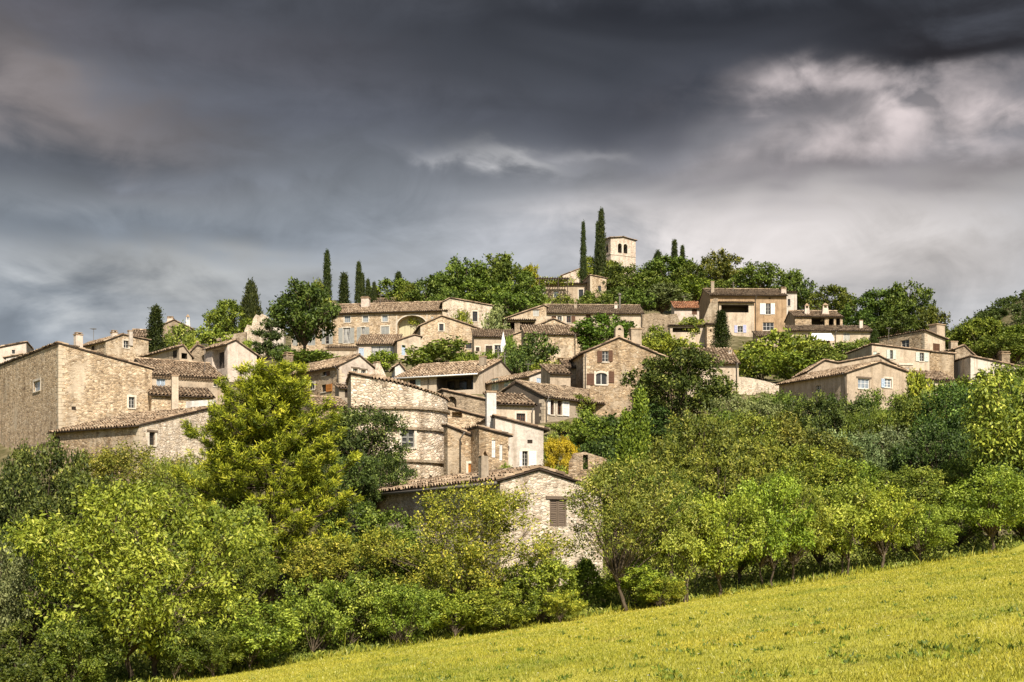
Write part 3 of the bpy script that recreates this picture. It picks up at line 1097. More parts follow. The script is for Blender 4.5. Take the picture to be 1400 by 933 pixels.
            for k in range(n):
                a0, a1 = s0 + (s1 - s0) * (k + 0.12) / n, s0 + (s1 - s0) * (k + 0.80) / n
                gb = MB()
                gb.T = T
                zt = z1 - (z1 - z0) * 0.12
                gb.box(a0, a1, z0, zt, -dep + 0.02, -dep + 0.06)
                do = gb.build('window', M[ft.get('fr', 'wood_dark')], root)
                g2 = MB()
                g2.T = T
                g2.face([(a0 + 0.08, z0 + 0.1, -dep + 0.065), (a1 - 0.08, z0 + 0.1, -dep + 0.065), (a1 - 0.08, zt - 0.08, -dep + 0.065), (a0 + 0.08, zt - 0.08, -dep + 0.065)])
                g2.build('pane', M[ft.get('pane', 'glass')], do)
    for ft in feats:
        f = ft['f']
        T = fmap(f)
        x0, y0, x1, y1 = ft['r']
        if ft['t'] == 'shut':
            xs = (x0, x1) if f == 'R' else (x1, x0)
            s0, s1 = fn[f](xs[0], y1)[0], fn[f](xs[1], y1)[0]
            xm = (x0 + x1) / 2
            z0, z1 = fn[f](xm, y1)[1], fn[f](xm, y0)[1]
            hb = MB()
            hb.T = T
            shutter_mesh(hb, s0, s1, z0, z1, 0.035, 0.075)
            hb.build('shutter', M[ft['mat']], root)
        elif ft['t'] == 'pipe':
            s, z0 = fn[f](x0, y1)
            z1 = fn[f](x0, y0)[1]
            pb = MB()
            pb.T = T
            pb.tube([(s, z1 + 0.1, oh + 0.03), (s, z1 - 0.25, 0.08), (s, z0, 0.08)], 0.05, 7)
            pb.build('downpipe', M['zinc'], root, smooth=True)
        elif ft['t'] == 'band':
            xs = (x0, x1) if f == 'R' else (x1, x0)
            s0, z = fn[f](xs[0], y0)
            s1 = fn[f](xs[1], y0)[0]
            bb = MB()
            bb.T = T
            bb.box(max(s0, 0.0) - 0.05, s1, z - ft['h'] / 2, z + ft['h'] / 2, -0.02, 0.09)
            bb.build('string_course', M[ft['mat']], root)
    for c in chims:
        Dc = D + c['dd']
        p = P(c['x'], c['y1'], Dc)
        ptop = P(c['x'], c['y0'], Dc)
        lx, ly = p.x - Xc, p.y - D
        lc = (lx * ct + ly * st, -lx * st + ly * ct)
        mb = MB()
        w_ = c['w'] / F * Dc
        chimney_mesh(mb, lc, p.z - zbase - 0.9, ptop.z - zbase, w_, c['kind'])
        mb.build('chimney', [M[c['mat']], M['tile_old'], M['wood_dark']], roofobj or root)
    HOUSES[label] = root
    return root


def shutter_mesh(hb, s0, s1, z0, z1, n0, n1):
    """a leaf of boards or louvres between two stiles"""
    t_ = min(0.07, (s1 - s0) * 0.16)
    nm = (n0 + n1) / 2
    hb.box(s0, s0 + t_, z0, z1, n0, n1)
    hb.box(s1 - t_, s1, z0, z1, n0, n1)
    hb.box(s0 + t_, s1 - t_, z0, z0 + t_, n0 + 0.002, n1 - 0.002)
    hb.box(s0 + t_, s1 - t_, z1 - t_, z1, n0 + 0.002, n1 - 0.002)
    zm = (z0 + z1) / 2
    hb.box(s0 + t_, s1 - t_, zm - t_ / 2, zm + t_ / 2, n0 + 0.002, n1 - 0.002)
    n = max(4, int((z1 - z0 - 3 * t_) / 0.075))
    for k in range(n):
        z = z0 + t_ + (z1 - z0 - 2 * t_) * (k + 0.5) / n
        hh = (z1 - z0) / n * 0.36
        hb.face([(s0 + t_, z - hh, n1 - 0.004), (s1 - t_, z - hh, n1 - 0.004), (s1 - t_, z + hh, n0 + 0.004), (s0 + t_, z + hh, n0 + 0.004)])


def wallpoly(name, label, D, pts, thick, mat, cat='wall', yaw=0.0, holes=()):
    """a free-standing wall with an irregular top, upright at distance D"""
    xs = [p[0] for p in pts]
    o = P(xs[0], pts[0][1], D)
    root_z = gz(o.x, o.y)
    bm = bmesh.new()
    loc = [((P(x, y, D) - o).x, (P(x, y, D)).z - root_z) for x, y in pts]
    bm.faces.new([bm.verts.new((a, b, 0)) for a, b in loc])
    hs = []
    for (x0, y0, x1, y1) in holes:
        a, b = P(x0, y1, D), P(x1, y0, D)
        s0, s1, z0, z1 = a.x - o.x, b.x - o.x, a.z - root_z, b.z - root_z
        hs.append((s0, s1, z0, z1))
        for co, no in (((s0, 0, 0), (1, 0, 0)), ((s1, 0, 0), (1, 0, 0)), ((0, z0, 0), (0, 1, 0)), ((0, z1, 0), (0, 1, 0))):
            bmesh.ops.bisect_plane(bm, geom=list(bm.verts) + list(bm.edges) + list(bm.faces), plane_co=co, plane_no=no, dist=1e-5)
    for fc in list(bm.faces):
        c = fc.calc_center_median()
        if any(s0 < c.x < s1 and z0 < c.y < z1 for (s0, s1, z0, z1) in hs):
            bm.faces.remove(fc)
    ret = bmesh.ops.extrude_face_region(bm, geom=list(bm.faces))
    for g in ret['geom']:
        if isinstance(g, bmesh.types.BMVert):
            g.co.z -= thick
    for v in bm.verts:
        x, y, z = v.co
        v.co = (x, -z, y)
    bmesh.ops.recalc_face_normals(bm, faces=list(bm.faces))
    me = bpy.data.meshes.new(name)
    bm.to_mesh(me)
    bm.free()
    me.materials.append(M[mat])
    ob = link(name, me)
    ob.location = (o.x, o.y, root_z)
    ob.rotation_euler = (0, 0, math.radians(yaw))
    tag(ob, label, cat)
    return ob

# ------------------------------------------------------------------ the village, from the left to the right
R_ = 'R'
house('stone_house', 'huge rubble house with two tiny windows above the lean-to, largest on the left', 80, 105, 36, 471, 668,
      ('R', [(80, 471), (208, 506)]), L=('m', 24), quoin=True, mat='stone_warm', oh=0.15, verge=0.06,
      feats=[W('L', 46, 521, 55, 535, sur=1, fr='paint_palegrey', pane='glass_sky', nx=1, nz=1), W('R', 176, 543, 184, 558, sur=1, fr='paint_palegrey', nz=3),
             BAND('L', 0, 79, 603, 0.16), CS('R', 98, 556, 104, 561, 'wood_dark')])
house('stone_house', 'low stone lean-to house with a long tiled roof against the huge rubble house', 190, 92, 54.5, 583, 655,
      ('R', [(190, 583), (290, 559)]), L=72, quoin=True, mat='stone_pale', matL='stone_house', oh=0.35,
      feats=[W('R', 204, 591, 212, 609, sur=1, lintel=1, fr='wood_grey', nx=1, nz=2), CS('L', 74, 597, 82, 612, 'wood_dark')])
house('plaster_house', 'pale house cut off by the left edge of the photo behind the rubble house', -20, 165, 12, 479, 510,
      ('R', [(-20, 480), (36, 469)]), L=('m', 6), mat='plaster_pink', feats=[W('R', 16, 478.5, 20.5, 484, nx=1, nz=1), ])
house('plaster_annexe', 'small low whitewashed annexe in front of the cut-off pale house on the left edge', 8, 158, 10, 492, 512,
      ('R', [(8, 490), (30, 486)]), L=('m', 4), mat='limewash')
house('stone_house', 'stone gable house with a small white-framed window and three chimneys behind the huge rubble house', 145, 155, 42, 467, 505,
      ('R', [(145, 467), (168, 458.5), (203, 466)]), L=98, quoin=True, mat='stone_warm',
      feats=[W('R', 169, 466, 176, 476, sur=1, nx=2, nz=2), CS('L', 125, 473, 129, 479, 'wood_dark')],
      chims=[CH(107, 455, 474, 10, 'box', 'plaster_pink', 1), CH(156, 452, 464, 8, 'box', 'plaster_pink', 1.5), CH(178, 452, 462, 6, 'plain', 'plaster_white', 2)])
house('plaster_house', 'beige house end with a tiled roof just left of the small dark cypress', 178, 170, 10, 461, 490,
      ('Lm', [(0, 0), (4, 1.4), (8, 0)]), R=206, mat='plaster_beige')
house('plaster_house', 'small beige house with a sagging gable end in front of the small dark cypress', 245, 145, 38, 475, 525,
      ('R', [(245, 475), (250, 473.5), (262, 489)]), L=189, mat='plaster_beige',
      feats=[CS('L', 236, 479, 242, 490, 'wood_dark'), G('R', 248, 483, 256, 491, 1.2)])
house('plaster_house', 'long cream house with a pale blue window under a brown roof beside the pine', 207, 125, 29, 512.5, 570,
      ('Lm', [(0, 0), (5.5, 2.0), (9, .6)]), R=309, mat='plaster_beige', cornice=True,
      feats=[W('R', 214, 514.5, 226, 528, fr='paint_blue', pane='glass_sky', nx=2, nz=1), W('R', 292, 523.5, 296, 528.5, nx=1, nz=1, fr='wood_dark'), DP('R', 307, 520, 560)])
house('stone_shed', 'low stone shed with a tall plastered chimney column below the long cream house', 207, 108, 22, 541, 610,
      ('Lm', [(0, 0), (3.2, 1.0)]), R=292, mat='stone_warm', chims=[CH(239, 513, 551, 9, 'plain', 'plaster_cream', 0.4)])
wallpoly('parapet_wall', 'bright whitewashed parapet wall beside the low stone shed', 100, [(253, 566), (254.5, 549), (294, 546.5), (294, 566)], 0.3, 'limewash')
house('stone_house', 'narrow rough stone house with a stubby top left of the pink gable house', 262, 154, 20, 480, 525,
      ('R', [(262, 481), (270, 473), (284, 479)]), L=('m', 5), mat='stone_grey', chims=[CH(270, 466, 474, 6, 'cone', 'stone_grey', 1)])
house('plaster_house', 'smooth pink gable house with a big dark glazed loggia above the pine', 311, 150, 40, 470.5, 535,
      ('R', [(311, 471), (322, 466.5), (351, 487)]), L=281, mat='plaster_pink', oh=0.4,
      feats=[G('L', 290, 477, 307, 505, 0.8, glazed=2, fr='wood_dark')])
house('stone_house', 'distant small gable house with one white and one pink chimney on the skyline', 221, 218, 8, 447, 475,
      ('R', [(221, 446), (238, 438.5), (262, 450)]), L=('m', 7), mat='stone_grey',
      chims=[CH(233, 433, 443, 8, 'box', 'plaster_pink', 1), CH(257, 430, 450, 7, 'cone', 'limewash', 1)])
wallpoly('ruined_wall', 'jagged pale ruined wall standing left of the layered cedar', 198, [(333, 486), (334, 452), (338, 444), (344, 446), (346, 436), (350, 430), (355, 432), (358, 429), (366, 433), (370, 440), (369, 458), (362, 462), (362, 486)], 0.9, 'stone_pale')
wallpoly('retaining_wall', 'rubble retaining wall below the round yellowish tree', 186, [(255, 488), (255, 474), (268, 466), (285, 463), (300, 459), (318, 457), (336, 454), (336, 488)], 0.8, 'stone_grey')
house('stone_house', 'bare white small house behind the big dark tree left of the long mansion', 352, 206, 4, 445, 480, ('Lm', [(0, 0), (3, 0.8)]), R=388, mat='plaster_white', roof='tile_grey')

# long mansion and neighbours
mans = house('stone_mansion', 'long two-storey mansion with grey shutters and a big arched recess below the cypresses', 398, 209, -9, 430.5, 485,
             ('Lm', [(0, 0), (5.5, 2.2), (11, 0)]), R=612, mat='stone_warm', cornice=True, oh=0.5,
             feats=[W('R', 471, 432, 479, 441, sur=1, fr='paint_palegrey', pane='glass_sky', nx=3, nz=3), W('R', 496, 432, 503.5, 440.5, sur=1, fr='paint_palegrey', pane='glass_sky', nx=3, nz=3),
                    W('R', 522.5, 431.5, 530, 440, sur=1, fr='paint_palegrey', pane='glass_sky', nx=3, nz=3), W('R', 446, 433, 453, 441.5, sur=1, fr='paint_palegrey', pane='glass_sky', nx=3, nz=3),
                    S('R', 463, 448.5, 468.7, 469.5), W('R', 469, 448.5, 478.7, 469.5, sur=1, pane='glass_curtain', nz=4), S('R', 479, 448.5, 484.5, 469.5),
                    S('R', 488, 447.5, 493.8, 467.5), W('R', 494, 447.5, 498.7, 467.5, sur=1, pane='glass_curtain', nx=1, nz=4), S('R', 499, 447.5, 505, 467.5),
                    CS('R', 521, 446.5, 532, 464.5, sur=1), S('R', 440, 450.5, 444.8, 470.5), W('R', 445, 450.5, 449.8, 470.5, nx=1, nz=4), S('R', 450, 450.5, 455, 470.5),
                    CS('R', 420.5, 452, 431, 472.5), CS('R', 400, 453, 407, 473),
                    G('R', 543, 431.5, 583, 460, 1.3, arch=1, sur=1, fill='pale_panel'), CS('R', 589, 433, 593, 438, 'paint_palegrey')],
             chims=[CH(500, 406, 424, 11, 'box', 'plaster_pink', 1.5)])
house('stone_house', 'small tiled attic house peeping over the left end of the long mansion roof', 446, 228, 0, 416, 445, ('Lm', [(0, 0), (4, 1.2)]), R=466, mat='plaster_beige')
house('stone_house', 'long low tiled roof house peeping over the middle of the long mansion roof', 510, 236, 0, 414, 445, ('Lm', [(0, 0), (4, 1.3), (8, 0)]), R=612, mat='plaster_beige', roof='tile_grey')
house('stone_house', 'bare stone wing with one dark window at the right end of the long mansion', 605, 205, 6, 413, 470,
      ('R', [(605, 414), (615, 408.5), (673, 419)]), L=('m', 8), quoin=True, mat='stone_pale', matL='stone_warm', feats=[W('R', 646, 426, 652.8, 439.5, sur=1, fr='wood_dark', nx=2, nz=3)])
house('stone_house', 'stone gable house with one small square window in front of the big arched recess', 575, 188, 10, 446, 495,
      ('R', [(575, 446), (604, 433), (657, 451)]), L=('m', 9), quoin=True, mat='stone_warm', feats=[W('R', 600.3, 443, 606.5, 452.5, sur=1, nx=1, nz=1, fr='paint_palegrey'), W('R', 637, 469, 645, 477, nx=2, nz=1, fr='wood_dark')])
house('plaster_house', 'small beige house with a dark door behind the closed white parasol', 648, 172, 5, 461, 495,
      ('Lm', [(0, 0), (4, 1.5)]), R=705, mat='plaster_beige', feats=[CS('R', 650.5, 475, 655.5, 480.5, 'wood_dark', sur=1), CS('R', 664, 473, 673, 487, 'wood_dark', sur=1), W('R', 676, 472, 686, 484, sur=1, nx=2, nz=2)])
house('plaster_annexe', 'windowless beige flat-fronted annexe below the left shutters of the long mansion', 447, 181, 0, 476.5, 505, ('Lm', [(0, 0), (3, .6)]), R=488, mat='plaster_cream', cornice=True)
house('plaster_house', 'low house with a wide curtained window and pale blue door below the long mansion', 488, 182, -4, 471.5, 510,
      ('Lm', [(0, 0), (4, 1.8)]), R=543, mat='plaster_pink', feats=[W('R', 507.5, 472.8, 538.5, 487, nx=5, nz=1, pane='glass_curtain', fr='paint_palegrey'), CS('R', 490.5, 476, 497.5, 488, 'paint_blue')])
house('plaster_house', 'narrow cream house with one pale blue shutter left of the big round bush', 543, 178, 10, 467, 512,
      ('R', [(543, 467), (567, 459), (575, 461)]), L=('m', 5), mat='plaster_cream', feats=[CS('R', 549, 472, 554, 486, 'paint_blue')])
house('stone_house', 'stone house with an orange shutter and a white gable end right of the pine top', 464, 128, 40, 500.5, 570,
      ('R', [(464, 500.5), (491, 487), (511, 504)]), L=396, quoin=True, mat='plaster_pink', matL='stone_house', cornice=True, oh=0.4,
      feats=[W('L', 441, 506.5, 446.8, 514, fr='wood_dark', nx=1, nz=2), S('L', 447, 507, 451, 514, 'paint_brown'), W('L', 439.5, 526, 446.2, 536, fr='wood_dark', nx=2, nz=2), S('L', 446.5, 525.5, 454.5, 535.5, 'paint_orange'),
             W('L', 422, 524, 430, 533, arch=2, sur=1, fr='paint_palegrey', nx=2, nz=1), W('R', 482.5, 504, 489, 511.5, sur=1, lintel=1), W('R', 493.6, 506, 500, 512.5, sur=1, lintel=1), DP('L', 463, 503, 540)],
      chims=[CH(394, 482, 501, 11, 'box', 'stone_grey', 6), CH(515, 495, 524, 21, 'house', 'stone_pale', 3)])
house('stone_shed', 'little tiled porch with a dark doorway below the white gable end', 463.5, 125.5, 20, 531.5, 565, ('Lm', [(0, 0), (1.6, .5)]), R=481, mat='plaster_grey', feats=[CS('R', 471.5, 533.5, 477.5, 544, 'wood_dark')])
house('stone_shed', 'low stone outbuilding with a broken tiled roof between the pine and the round tower', 432, 113, 28, 556, 610, ('Lm', [(0, 0), (3, 1.0), (6, 0)]), R=480, mat='stone_house')
house('plaster_house', 'terrace house with a long white gutter over a deep shaded veranda', 542, 138, -24, 517.5, 565,
      ('Lm', [(0, 0), (5, 1.8), (9, 0.4)]), R=655, mat='plaster_cream', oh=0.5, gutter='paint_white',
      feats=[G('R', 597, 514.5, 647, 534, 2.0, glazed=3), W('R', 559, 519.5, 568.7, 529, fr='wood_dark', nx=2, nz=1), S('R', 569, 519, 575, 529, 'paint_mint'), DP('R', 586, 516, 540)],
      chims=[CH(660, 487, 512, 8.5, 'plain', 'plaster_grey', -1)])
house('plaster_house', 'tiny white gable above the left end of the long white gutter', 540, 150, 10, 501, 535, ('R', [(540, 502), (546, 498.5), (556, 511)]), L=('m', 4), mat='limewash')
house('plaster_house', 'house with pale green closed shutters and a white gable with blue shutters', 724, 130, 35, 515, 570,
      ('R', [(724, 515.5), (745.8, 507.5), (761, 529)]), L=651, mat='plaster_white', matL='plaster_beige', oh=0.35,
      feats=[CS('R', 733.5, 517, 739.5, 529, 'paint_blue'), CS('R', 748, 521, 752.5, 530, 'paint_blue'), CS('L', 672, 517.5, 681.5, 534, 'paint_mint'), CS('L', 689, 517, 703, 531, 'paint_mint')])
house('plaster_house', 'house with two brown windows between white shutters, dark plastered gable and long roof', 744, 112, 46, 541, 615,
      ('L', [(744, 543), (705.5, 523.7), (687.5, 536.6)]), R=858, quoin=True, mat='plaster_grey', matL='plaster_dark_and_shade', roof='tile_grey', oh=0.35,
      feats=[S('R', 748.2, 546, 751.8, 567, 'paint_white'), W('R', 752, 547, 757.2, 567, fr='paint_brown', nx=2, nz=4, sur=1), W('R', 762, 548, 768, 567.5, fr='paint_brown', nx=2, nz=4, sur=1), S('R', 768.6, 548.5, 777.5, 569, 'paint_white'),
             G('R', 796, 556, 830, 579, 2.5, glazed=2), G('R', 834, 558, 856, 578, 2.5), W('R', 851, 581, 858.5, 592, nx=2, nz=3), DP('R', 746, 545, 600)])
house('plaster_house', 'cream house with one wide brown window left of the white-shuttered pair', 677, 106, 16, 553, 612,
      ('Lm', [(0, 0), (3.2, 1.1)]), R=731, mat='plaster_cream', oh=0.35, feats=[W('R', 706, 565.5, 718, 576.5, fr='paint_brown', nx=4, nz=2, sur=1), DP('R', 727, 561, 590)])
house('plaster_house', 'white limewashed house with an open white shutter left of the yellow bush', 677, 87, 12, 571, 665,
      ('R', [(677, 571), (743, 588.5)]), L=('m', 6), mat='plaster_white', oh=0.4,
      feats=[W('R', 714, 617, 721.3, 637, sur=1, nx=2, nz=4), S('R', 709.8, 617, 713.8, 638, 'paint_white'), S('R', 723, 617, 733, 639.5, 'paint_white'), CS('R', 721, 601.5, 728, 606.5, 'wood_dark')],
      chims=[CH(671, 535, 578, 13.5, 'plain', 'limewash', 1.0)])
house('stone_house', 'stone house with a round dark niche tucked behind the right side of the round tower', 606, 98, 14, 535, 610,
      ('R', [(606, 535), (678, 551)]), L=('m', 1.5), mat='stone_grey', feats=[G('R', 611.5, 542, 624, 557, 0.4, arch=1)])
house('stone_house', 'stone house with a dark slot window below the round dark niche', 606, 93, 16, 557, 640,
      ('R', [(608, 557), (665, 573)]), L=('m', 1.0), mat='stone_warm', oh=0.3, feats=[G('R', 618, 563.5, 632, 571, 0.7)])
house('stone_house', 'brownish stone house with a downpipe and small wooden hatch right of the round tower', 612, 86, 26, 584, 690,
      ('R', [(612, 584), (629, 591), (668, 607)]), L=('m', 0.6), mat='stone_house', oh=0.7,
      feats=[CS('R', 640, 634, 647.6, 650, 'paint_orange', sur=1), G('R', 639.5, 604, 641.5, 614, 0.4), DP('R', 628.5, 595, 652)])
house('stone_house', 'narrow stone house with two pale doors left of the white limewashed house', 655, 85.5, 24, 586, 670,
      ('R', [(655, 586), (695, 597)]), L=('m', 5), mat='stone_house', feats=[CS('R', 672.5, 602, 677.5, 626, 'paint_white'), CS('R', 683, 608, 687, 630, 'paint_white')])
house('stone_house', 'nearest stone house with dark grey closed shutters and a two-tile chimney below the village', 684, 60, 29, 658.6, 800,
      ('R', [(684, 658.6), (736.6, 643.7), (792, 662), (824, 682)]), L=511, quoin=True, mat='stone_pale', oh=0.22, gutter='zinc', sink=4,
      feats=[CS('R', 751.5, 683, 774.6, 720, 'wood_grey', lintel=1), CS('R', 735, 750, 757, 800, 'wood_grey', lintel=1), DP('L', 515, 677, 780)],
      chims=[CH(661, 614, 662, 13, 'tile', 'plaster_grey', 1.6)])
wallpoly('ruined_wall', 'broken stone wall with an empty window opening beside the yellow bush', 80, [(776, 690), (778, 632), (784, 620), (800, 618), (812, 622), (829, 627), (830, 690)], 0.5, 'stone_house', holes=[(797, 622, 804, 642)])

# upper middle
house('stone_house', 'stone gable with a single shuttered window above the dark covered terrace', 690, 200, 4, 437, 475, ('R', [(690, 437), (743.6, 418.5), (747, 420)]), L=('m', 6), mat='stone_warm',
      feats=[CS('R', 728.6, 424, 737, 432.8, 'paint_palegrey', lintel=1)])
house('stone_terrace', 'covered terrace with dark openings between thick stone posts', 688, 193, 2, 438.5, 480, ('Lm', [(0, 0), (3.5, .35)]), R=732, mat='stone_grey', roof='tile_grey', oh=0.4,
      feats=[G('R', 693, 440.5, 703.5, 453, 2.5), G('R', 711, 440.5, 730, 452, 2.5)])
house('plaster_house', 'long low row house with red-brown shutters and a metal flue on its roof', 746, 215, 2, 428.5, 470,
      ('Lm', [(0, 0), (5, 2.1), (10, 0)]), R=880, mat='plaster_cream', matL='stone_house', roof='tile_grey', oh=0.4,
      feats=[CS('R', 754, 432.5, 760.5, 439.5, 'paint_brown'), W('R', 762, 432.5, 768, 439.5, sur=1), W('R', 774.5, 432.5, 780.5, 441.5, sur=1, fr='paint_brown', nx=2), S('R', 781, 432.5, 786.5, 441.5, 'paint_brown'),
             CS('R', 801, 430, 807.5, 440, 'paint_brown'), W('R', 815, 431, 820, 439), DP('R', 877, 431, 448)],
      chims=[CH(786.5, 410, 425, 5, 'cone', 'plaster_grey', 3), CH(842, 412, 424, 5.5, 'cone', 'plaster_white', 3)])
o = P(847.3, 424, 218)
fl = MB()
fl.tube([(0, 0, -1.0), (0, 0, 2.3)], 0.15, 8, 0)
fl.tube([(0, 0, 2.3), (0, 0, 2.35), (0, 0, 2.6)], [0.28, 0.28, 0.2], 8, 0)
fo = fl.build('flue_pipe', M['zinc'])
fo.location = o
tag(fo, 'grey metal flue pipe standing on the long row house roof', 'flue pipe')
house('stone_house', 'stone gable house with a small red-brown window under the red-shuttered row house', 699, 171, 12, 459, 490, ('R', [(699, 460), (757, 437), (793, 453)]), L=('m', 6), mat='stone_warm',
      feats=[W('R', 755, 444, 764, 451, fr='paint_brown', nx=2, nz=1)])
house('stone_house', 'stone house front with a tiled pent roof beside the dark round tree on the terrace', 718, 163, 8, 457, 525, ('Lm', [(0, 0), (3.2, 1.5)]), R=789, mat='stone_warm', roof='tile_old',
      feats=[G('R', 762, 489.5, 772.5, 498, 0.8), DP('R', 786, 459, 500)])
house('stone_house', 'broad stone gable house with brown shutters and an arched window under three chimneys', 798, 121, 10, 483.5, 610,
      ('R', [(798, 483.5), (846, 463), (922, 495)]), L=('m', 9), quoin=True, mat='stone_house', oh=0.3,
      feats=[W('R', 823.3, 480, 832, 494.8, sur=0, fr='paint_palegrey', nx=2, nz=3), S('R', 816.5, 480, 823, 495.5, 'paint_brown'), S('R', 832.3, 479.5, 837.5, 494.5, 'paint_brown'),
             W('R', 814.6, 510, 830, 526, arch=2, sur=1, fr='paint_palegrey', nx=2, nz=1), S('R', 802, 511, 812, 526.5, 'paint_brown'), S('R', 832, 508, 839.5, 523.5, 'paint_brown'), DP('R', 800, 486, 545)],
      chims=[CH(846, 445.5, 468, 12, 'arch', 'plaster_beige', 1.0), CH(868.5, 449.5, 480, 15, 'plain', 'plaster_beige', 1.5), CH(859, 458, 476, 6, 'cone', 'plaster_white', 1.2)])
house('plaster_house', 'small beige lean-to with a crooked roof left of the brown-shuttered stone gable', 752, 120, 14, 511.5, 560, ('Lm', [(0, 0), (3, 1.1)]), R=780, mat='plaster_beige', feats=[CS('R', 769, 527, 774, 536, 'wood_dark')])
house('stone_shed', 'tiny tiled shed on a stone wall beside the corner of the brown-shuttered stone gable', 773, 124, 8, 503.5, 540, ('Lm', [(0, 0), (2.2, .9)]), R=797, mat='stone_grey')
house('plaster_house', 'beige hilltop house with two grey-blue windows below the tall cypresses', 746, 262, 0, 388.5, 430, ('Lm', [(0, 0), (5, .5)]), R=807, mat='plaster_beige', roof='tile_grey', oh=0.6,
      feats=[W('R', 757.5, 398.5, 763, 406.5, sur=1, pane='glass_sky', nx=1, nz=1, fr='paint_palegrey'), W('R', 791, 396, 797.5, 409, sur=1, nx=1, nz=1, fr='paint_grey')])
house('stone_tower_house', 'stubby stone tower house at the right end of the beige hilltop house', 807, 259, 10, 377, 430, ('R', [(807, 377), (829, 381.5)]), L=('m', 6), quoin=True, mat='stone_warm', feats=[W('R', 817.5, 391, 822, 398.5, nx=1, nz=1, fr='paint_palegrey')])
house('plaster_annexe', 'short pink annexe under the pergola left of the beige hilltop house', 725, 260, 4, 383, 425, ('R', [(725, 381.5), (746.5, 384)]), L=('m', 5), mat='plaster_pink')
house('church_nave', 'pale church roof end showing between the cypresses beside the bell tower', 769, 302, 10, 376, 400, ('R', [(769, 377), (794, 367.5), (815, 373)]), L=('m', 10), mat='stone_church')

# bell tower
tw = house('bell_tower', 'pale pink square bell tower with paired arched openings on the hilltop', 835, 290, 27, 325.5, 400,
           ('R', [(835, 325.5), (852, 324.6), (869, 329.5)]), L=('m', 5.4), mat='stone_church', oh=0.3, verge=0.3, cat='bell tower',
           feats=[G('R', 844.7, 333, 850, 346, 1.6, arch=1, sur=1), G('R', 852.4, 333.8, 857.8, 346.8, 1.6, arch=1, sur=1), G('L', 828.3, 334, 831.5, 346, 1.6, arch=1), BAND('R', 835, 869, 347.5, 0.22, 'stone_church'), BAND('L', 826, 835, 346.5, 0.22, 'stone_church')])

# right-hand houses
house('plaster_house', 'small pink house with a bright orange-red tiled roof left of the ochre house', 922, 228, 3, 421.5, 455, ('Lm', [(0, 0), (3, 1.5)]), R=969, mat='plaster_pink', roof='tile_red', oh=0.4, feats=[CS('R', 946, 423, 953, 430.5, 'paint_brown')])
house('plaster_house', 'tall ochre house with white shutters and a stained right corner', 971, 212, 2, 404, 485, ('Lm', [(0, 0), (6, 2.0), (10, .6)]), R=1075.5, mat='plaster_ochre', roof='tile_grey', oh=0.5, cornice=True,
      feats=[W('R', 1047, 415, 1053.5, 430, nx=2, nz=3), S('R', 1039, 415, 1046.8, 430, 'paint_white'), S('R', 1053.8, 415, 1059.3, 430, 'paint_white'), W('R', 1043, 441, 1058, 452, fr='paint_white', nx=3, nz=2), G('R', 1051, 406.5, 1053.5, 409, 0.5), DP('R', 1033, 407, 465)],
      chims=[CH(974, 385, 402, 4.5, 'plain', 'plaster_grey', 2), CH(1071, 393, 404, 7, 'box', 'plaster_pink', 2)])
house('plaster_loggia', 'cream wing with a wide open loggia and lavender shutters in front of the ochre house', 983, 208, 2, 414.5, 485, ('Lm', [(0, 0), (3.4, .5)]), R=1031, mat='plaster_cream', roof='tile_grey', oh=0.4,
      feats=[G('R', 986, 417, 1023.5, 427.5, 2.2), W('R', 1008.5, 446, 1015.5, 454.5, sur=1, nz=2), S('R', 1004, 445, 1008, 455, 'paint_lavender'), S('R', 1016, 444.5, 1020.3, 455, 'paint_lavender')])
house('stone_house', 'slim pale house with one dark window showing behind the ochre house', 1074, 228, 2, 400.5, 440, ('Lm', [(0, 0), (4, .7)]), R=1089.5, mat='plaster_white', feats=[W('R', 1077, 409, 1080.5, 418.5, nx=1, nz=1, fr='wood_dark')])
house('stone_shed', 'small tiled shed at the foot of the ochre house', 1035, 194, 4, 460.5, 485, ('Lm', [(0, 0), (2.5, 1.0)]), R=1069, mat='plaster_beige', roof='tile_grey', feats=[CS('R', 1056, 462, 1061, 470, 'wood_dark')])
wallpoly('buttress_wall', 'sloping stone buttress against the left side of the ochre house', 207.4, [(955, 490), (956, 452), (963, 434), (970, 416), (976, 408), (981.5, 408), (981.5, 490)], 0.9, 'stone_grey')
house('plaster_annexe', 'low annexe with a pale scalloped frieze over a dark slot left of the small cypress', 916, 191, 0, 446.5, 495, ('Lm', [(0, 0), (2.5, .3)]), R=967, mat='plaster_cream', roof='tile_grey', feats=[G('R', 919.5, 448.5, 957, 454.5, 1.0)])
house('stone_pillar', 'square stone pillar house end between the low annexe and the small cypress', 966.5, 189, 0, 444.5, 495, ('Lm', [(0, 0), (2, .3)]), R=978, mat='stone_warm', feats=[G('R', 970.5, 450.5, 973, 454, 0.4)])
wallpoly('garden_wall', 'long rubble garden wall between the row house and the low annexe', 206, [(878, 470), (878, 430), (895, 428), (912, 431), (925, 429), (932, 446), (932, 470)], 0.6, 'stone_grey')
house('plaster_house', 'small house end with a corrugated-looking tiled roof behind the large dark round tree', 940, 132, 2, 497, 565, ('Lm', [(0, 0), (4, 1.9)]), R=1010, mat='plaster_cream', oh=0.35, feats=[DP('R', 1007, 499, 545)], chims=[CH(998, 475, 489, 5.5, 'cone', 'plaster_white', 2.5)])
wallpoly('garden_wall', 'low pale garden wall right of the small house end behind the dark tree', 139, [(1008, 560), (1008, 515), (1026, 517), (1045, 521), (1072, 528), (1090, 530), (1090, 560)], 0.5, 'stone_pale')
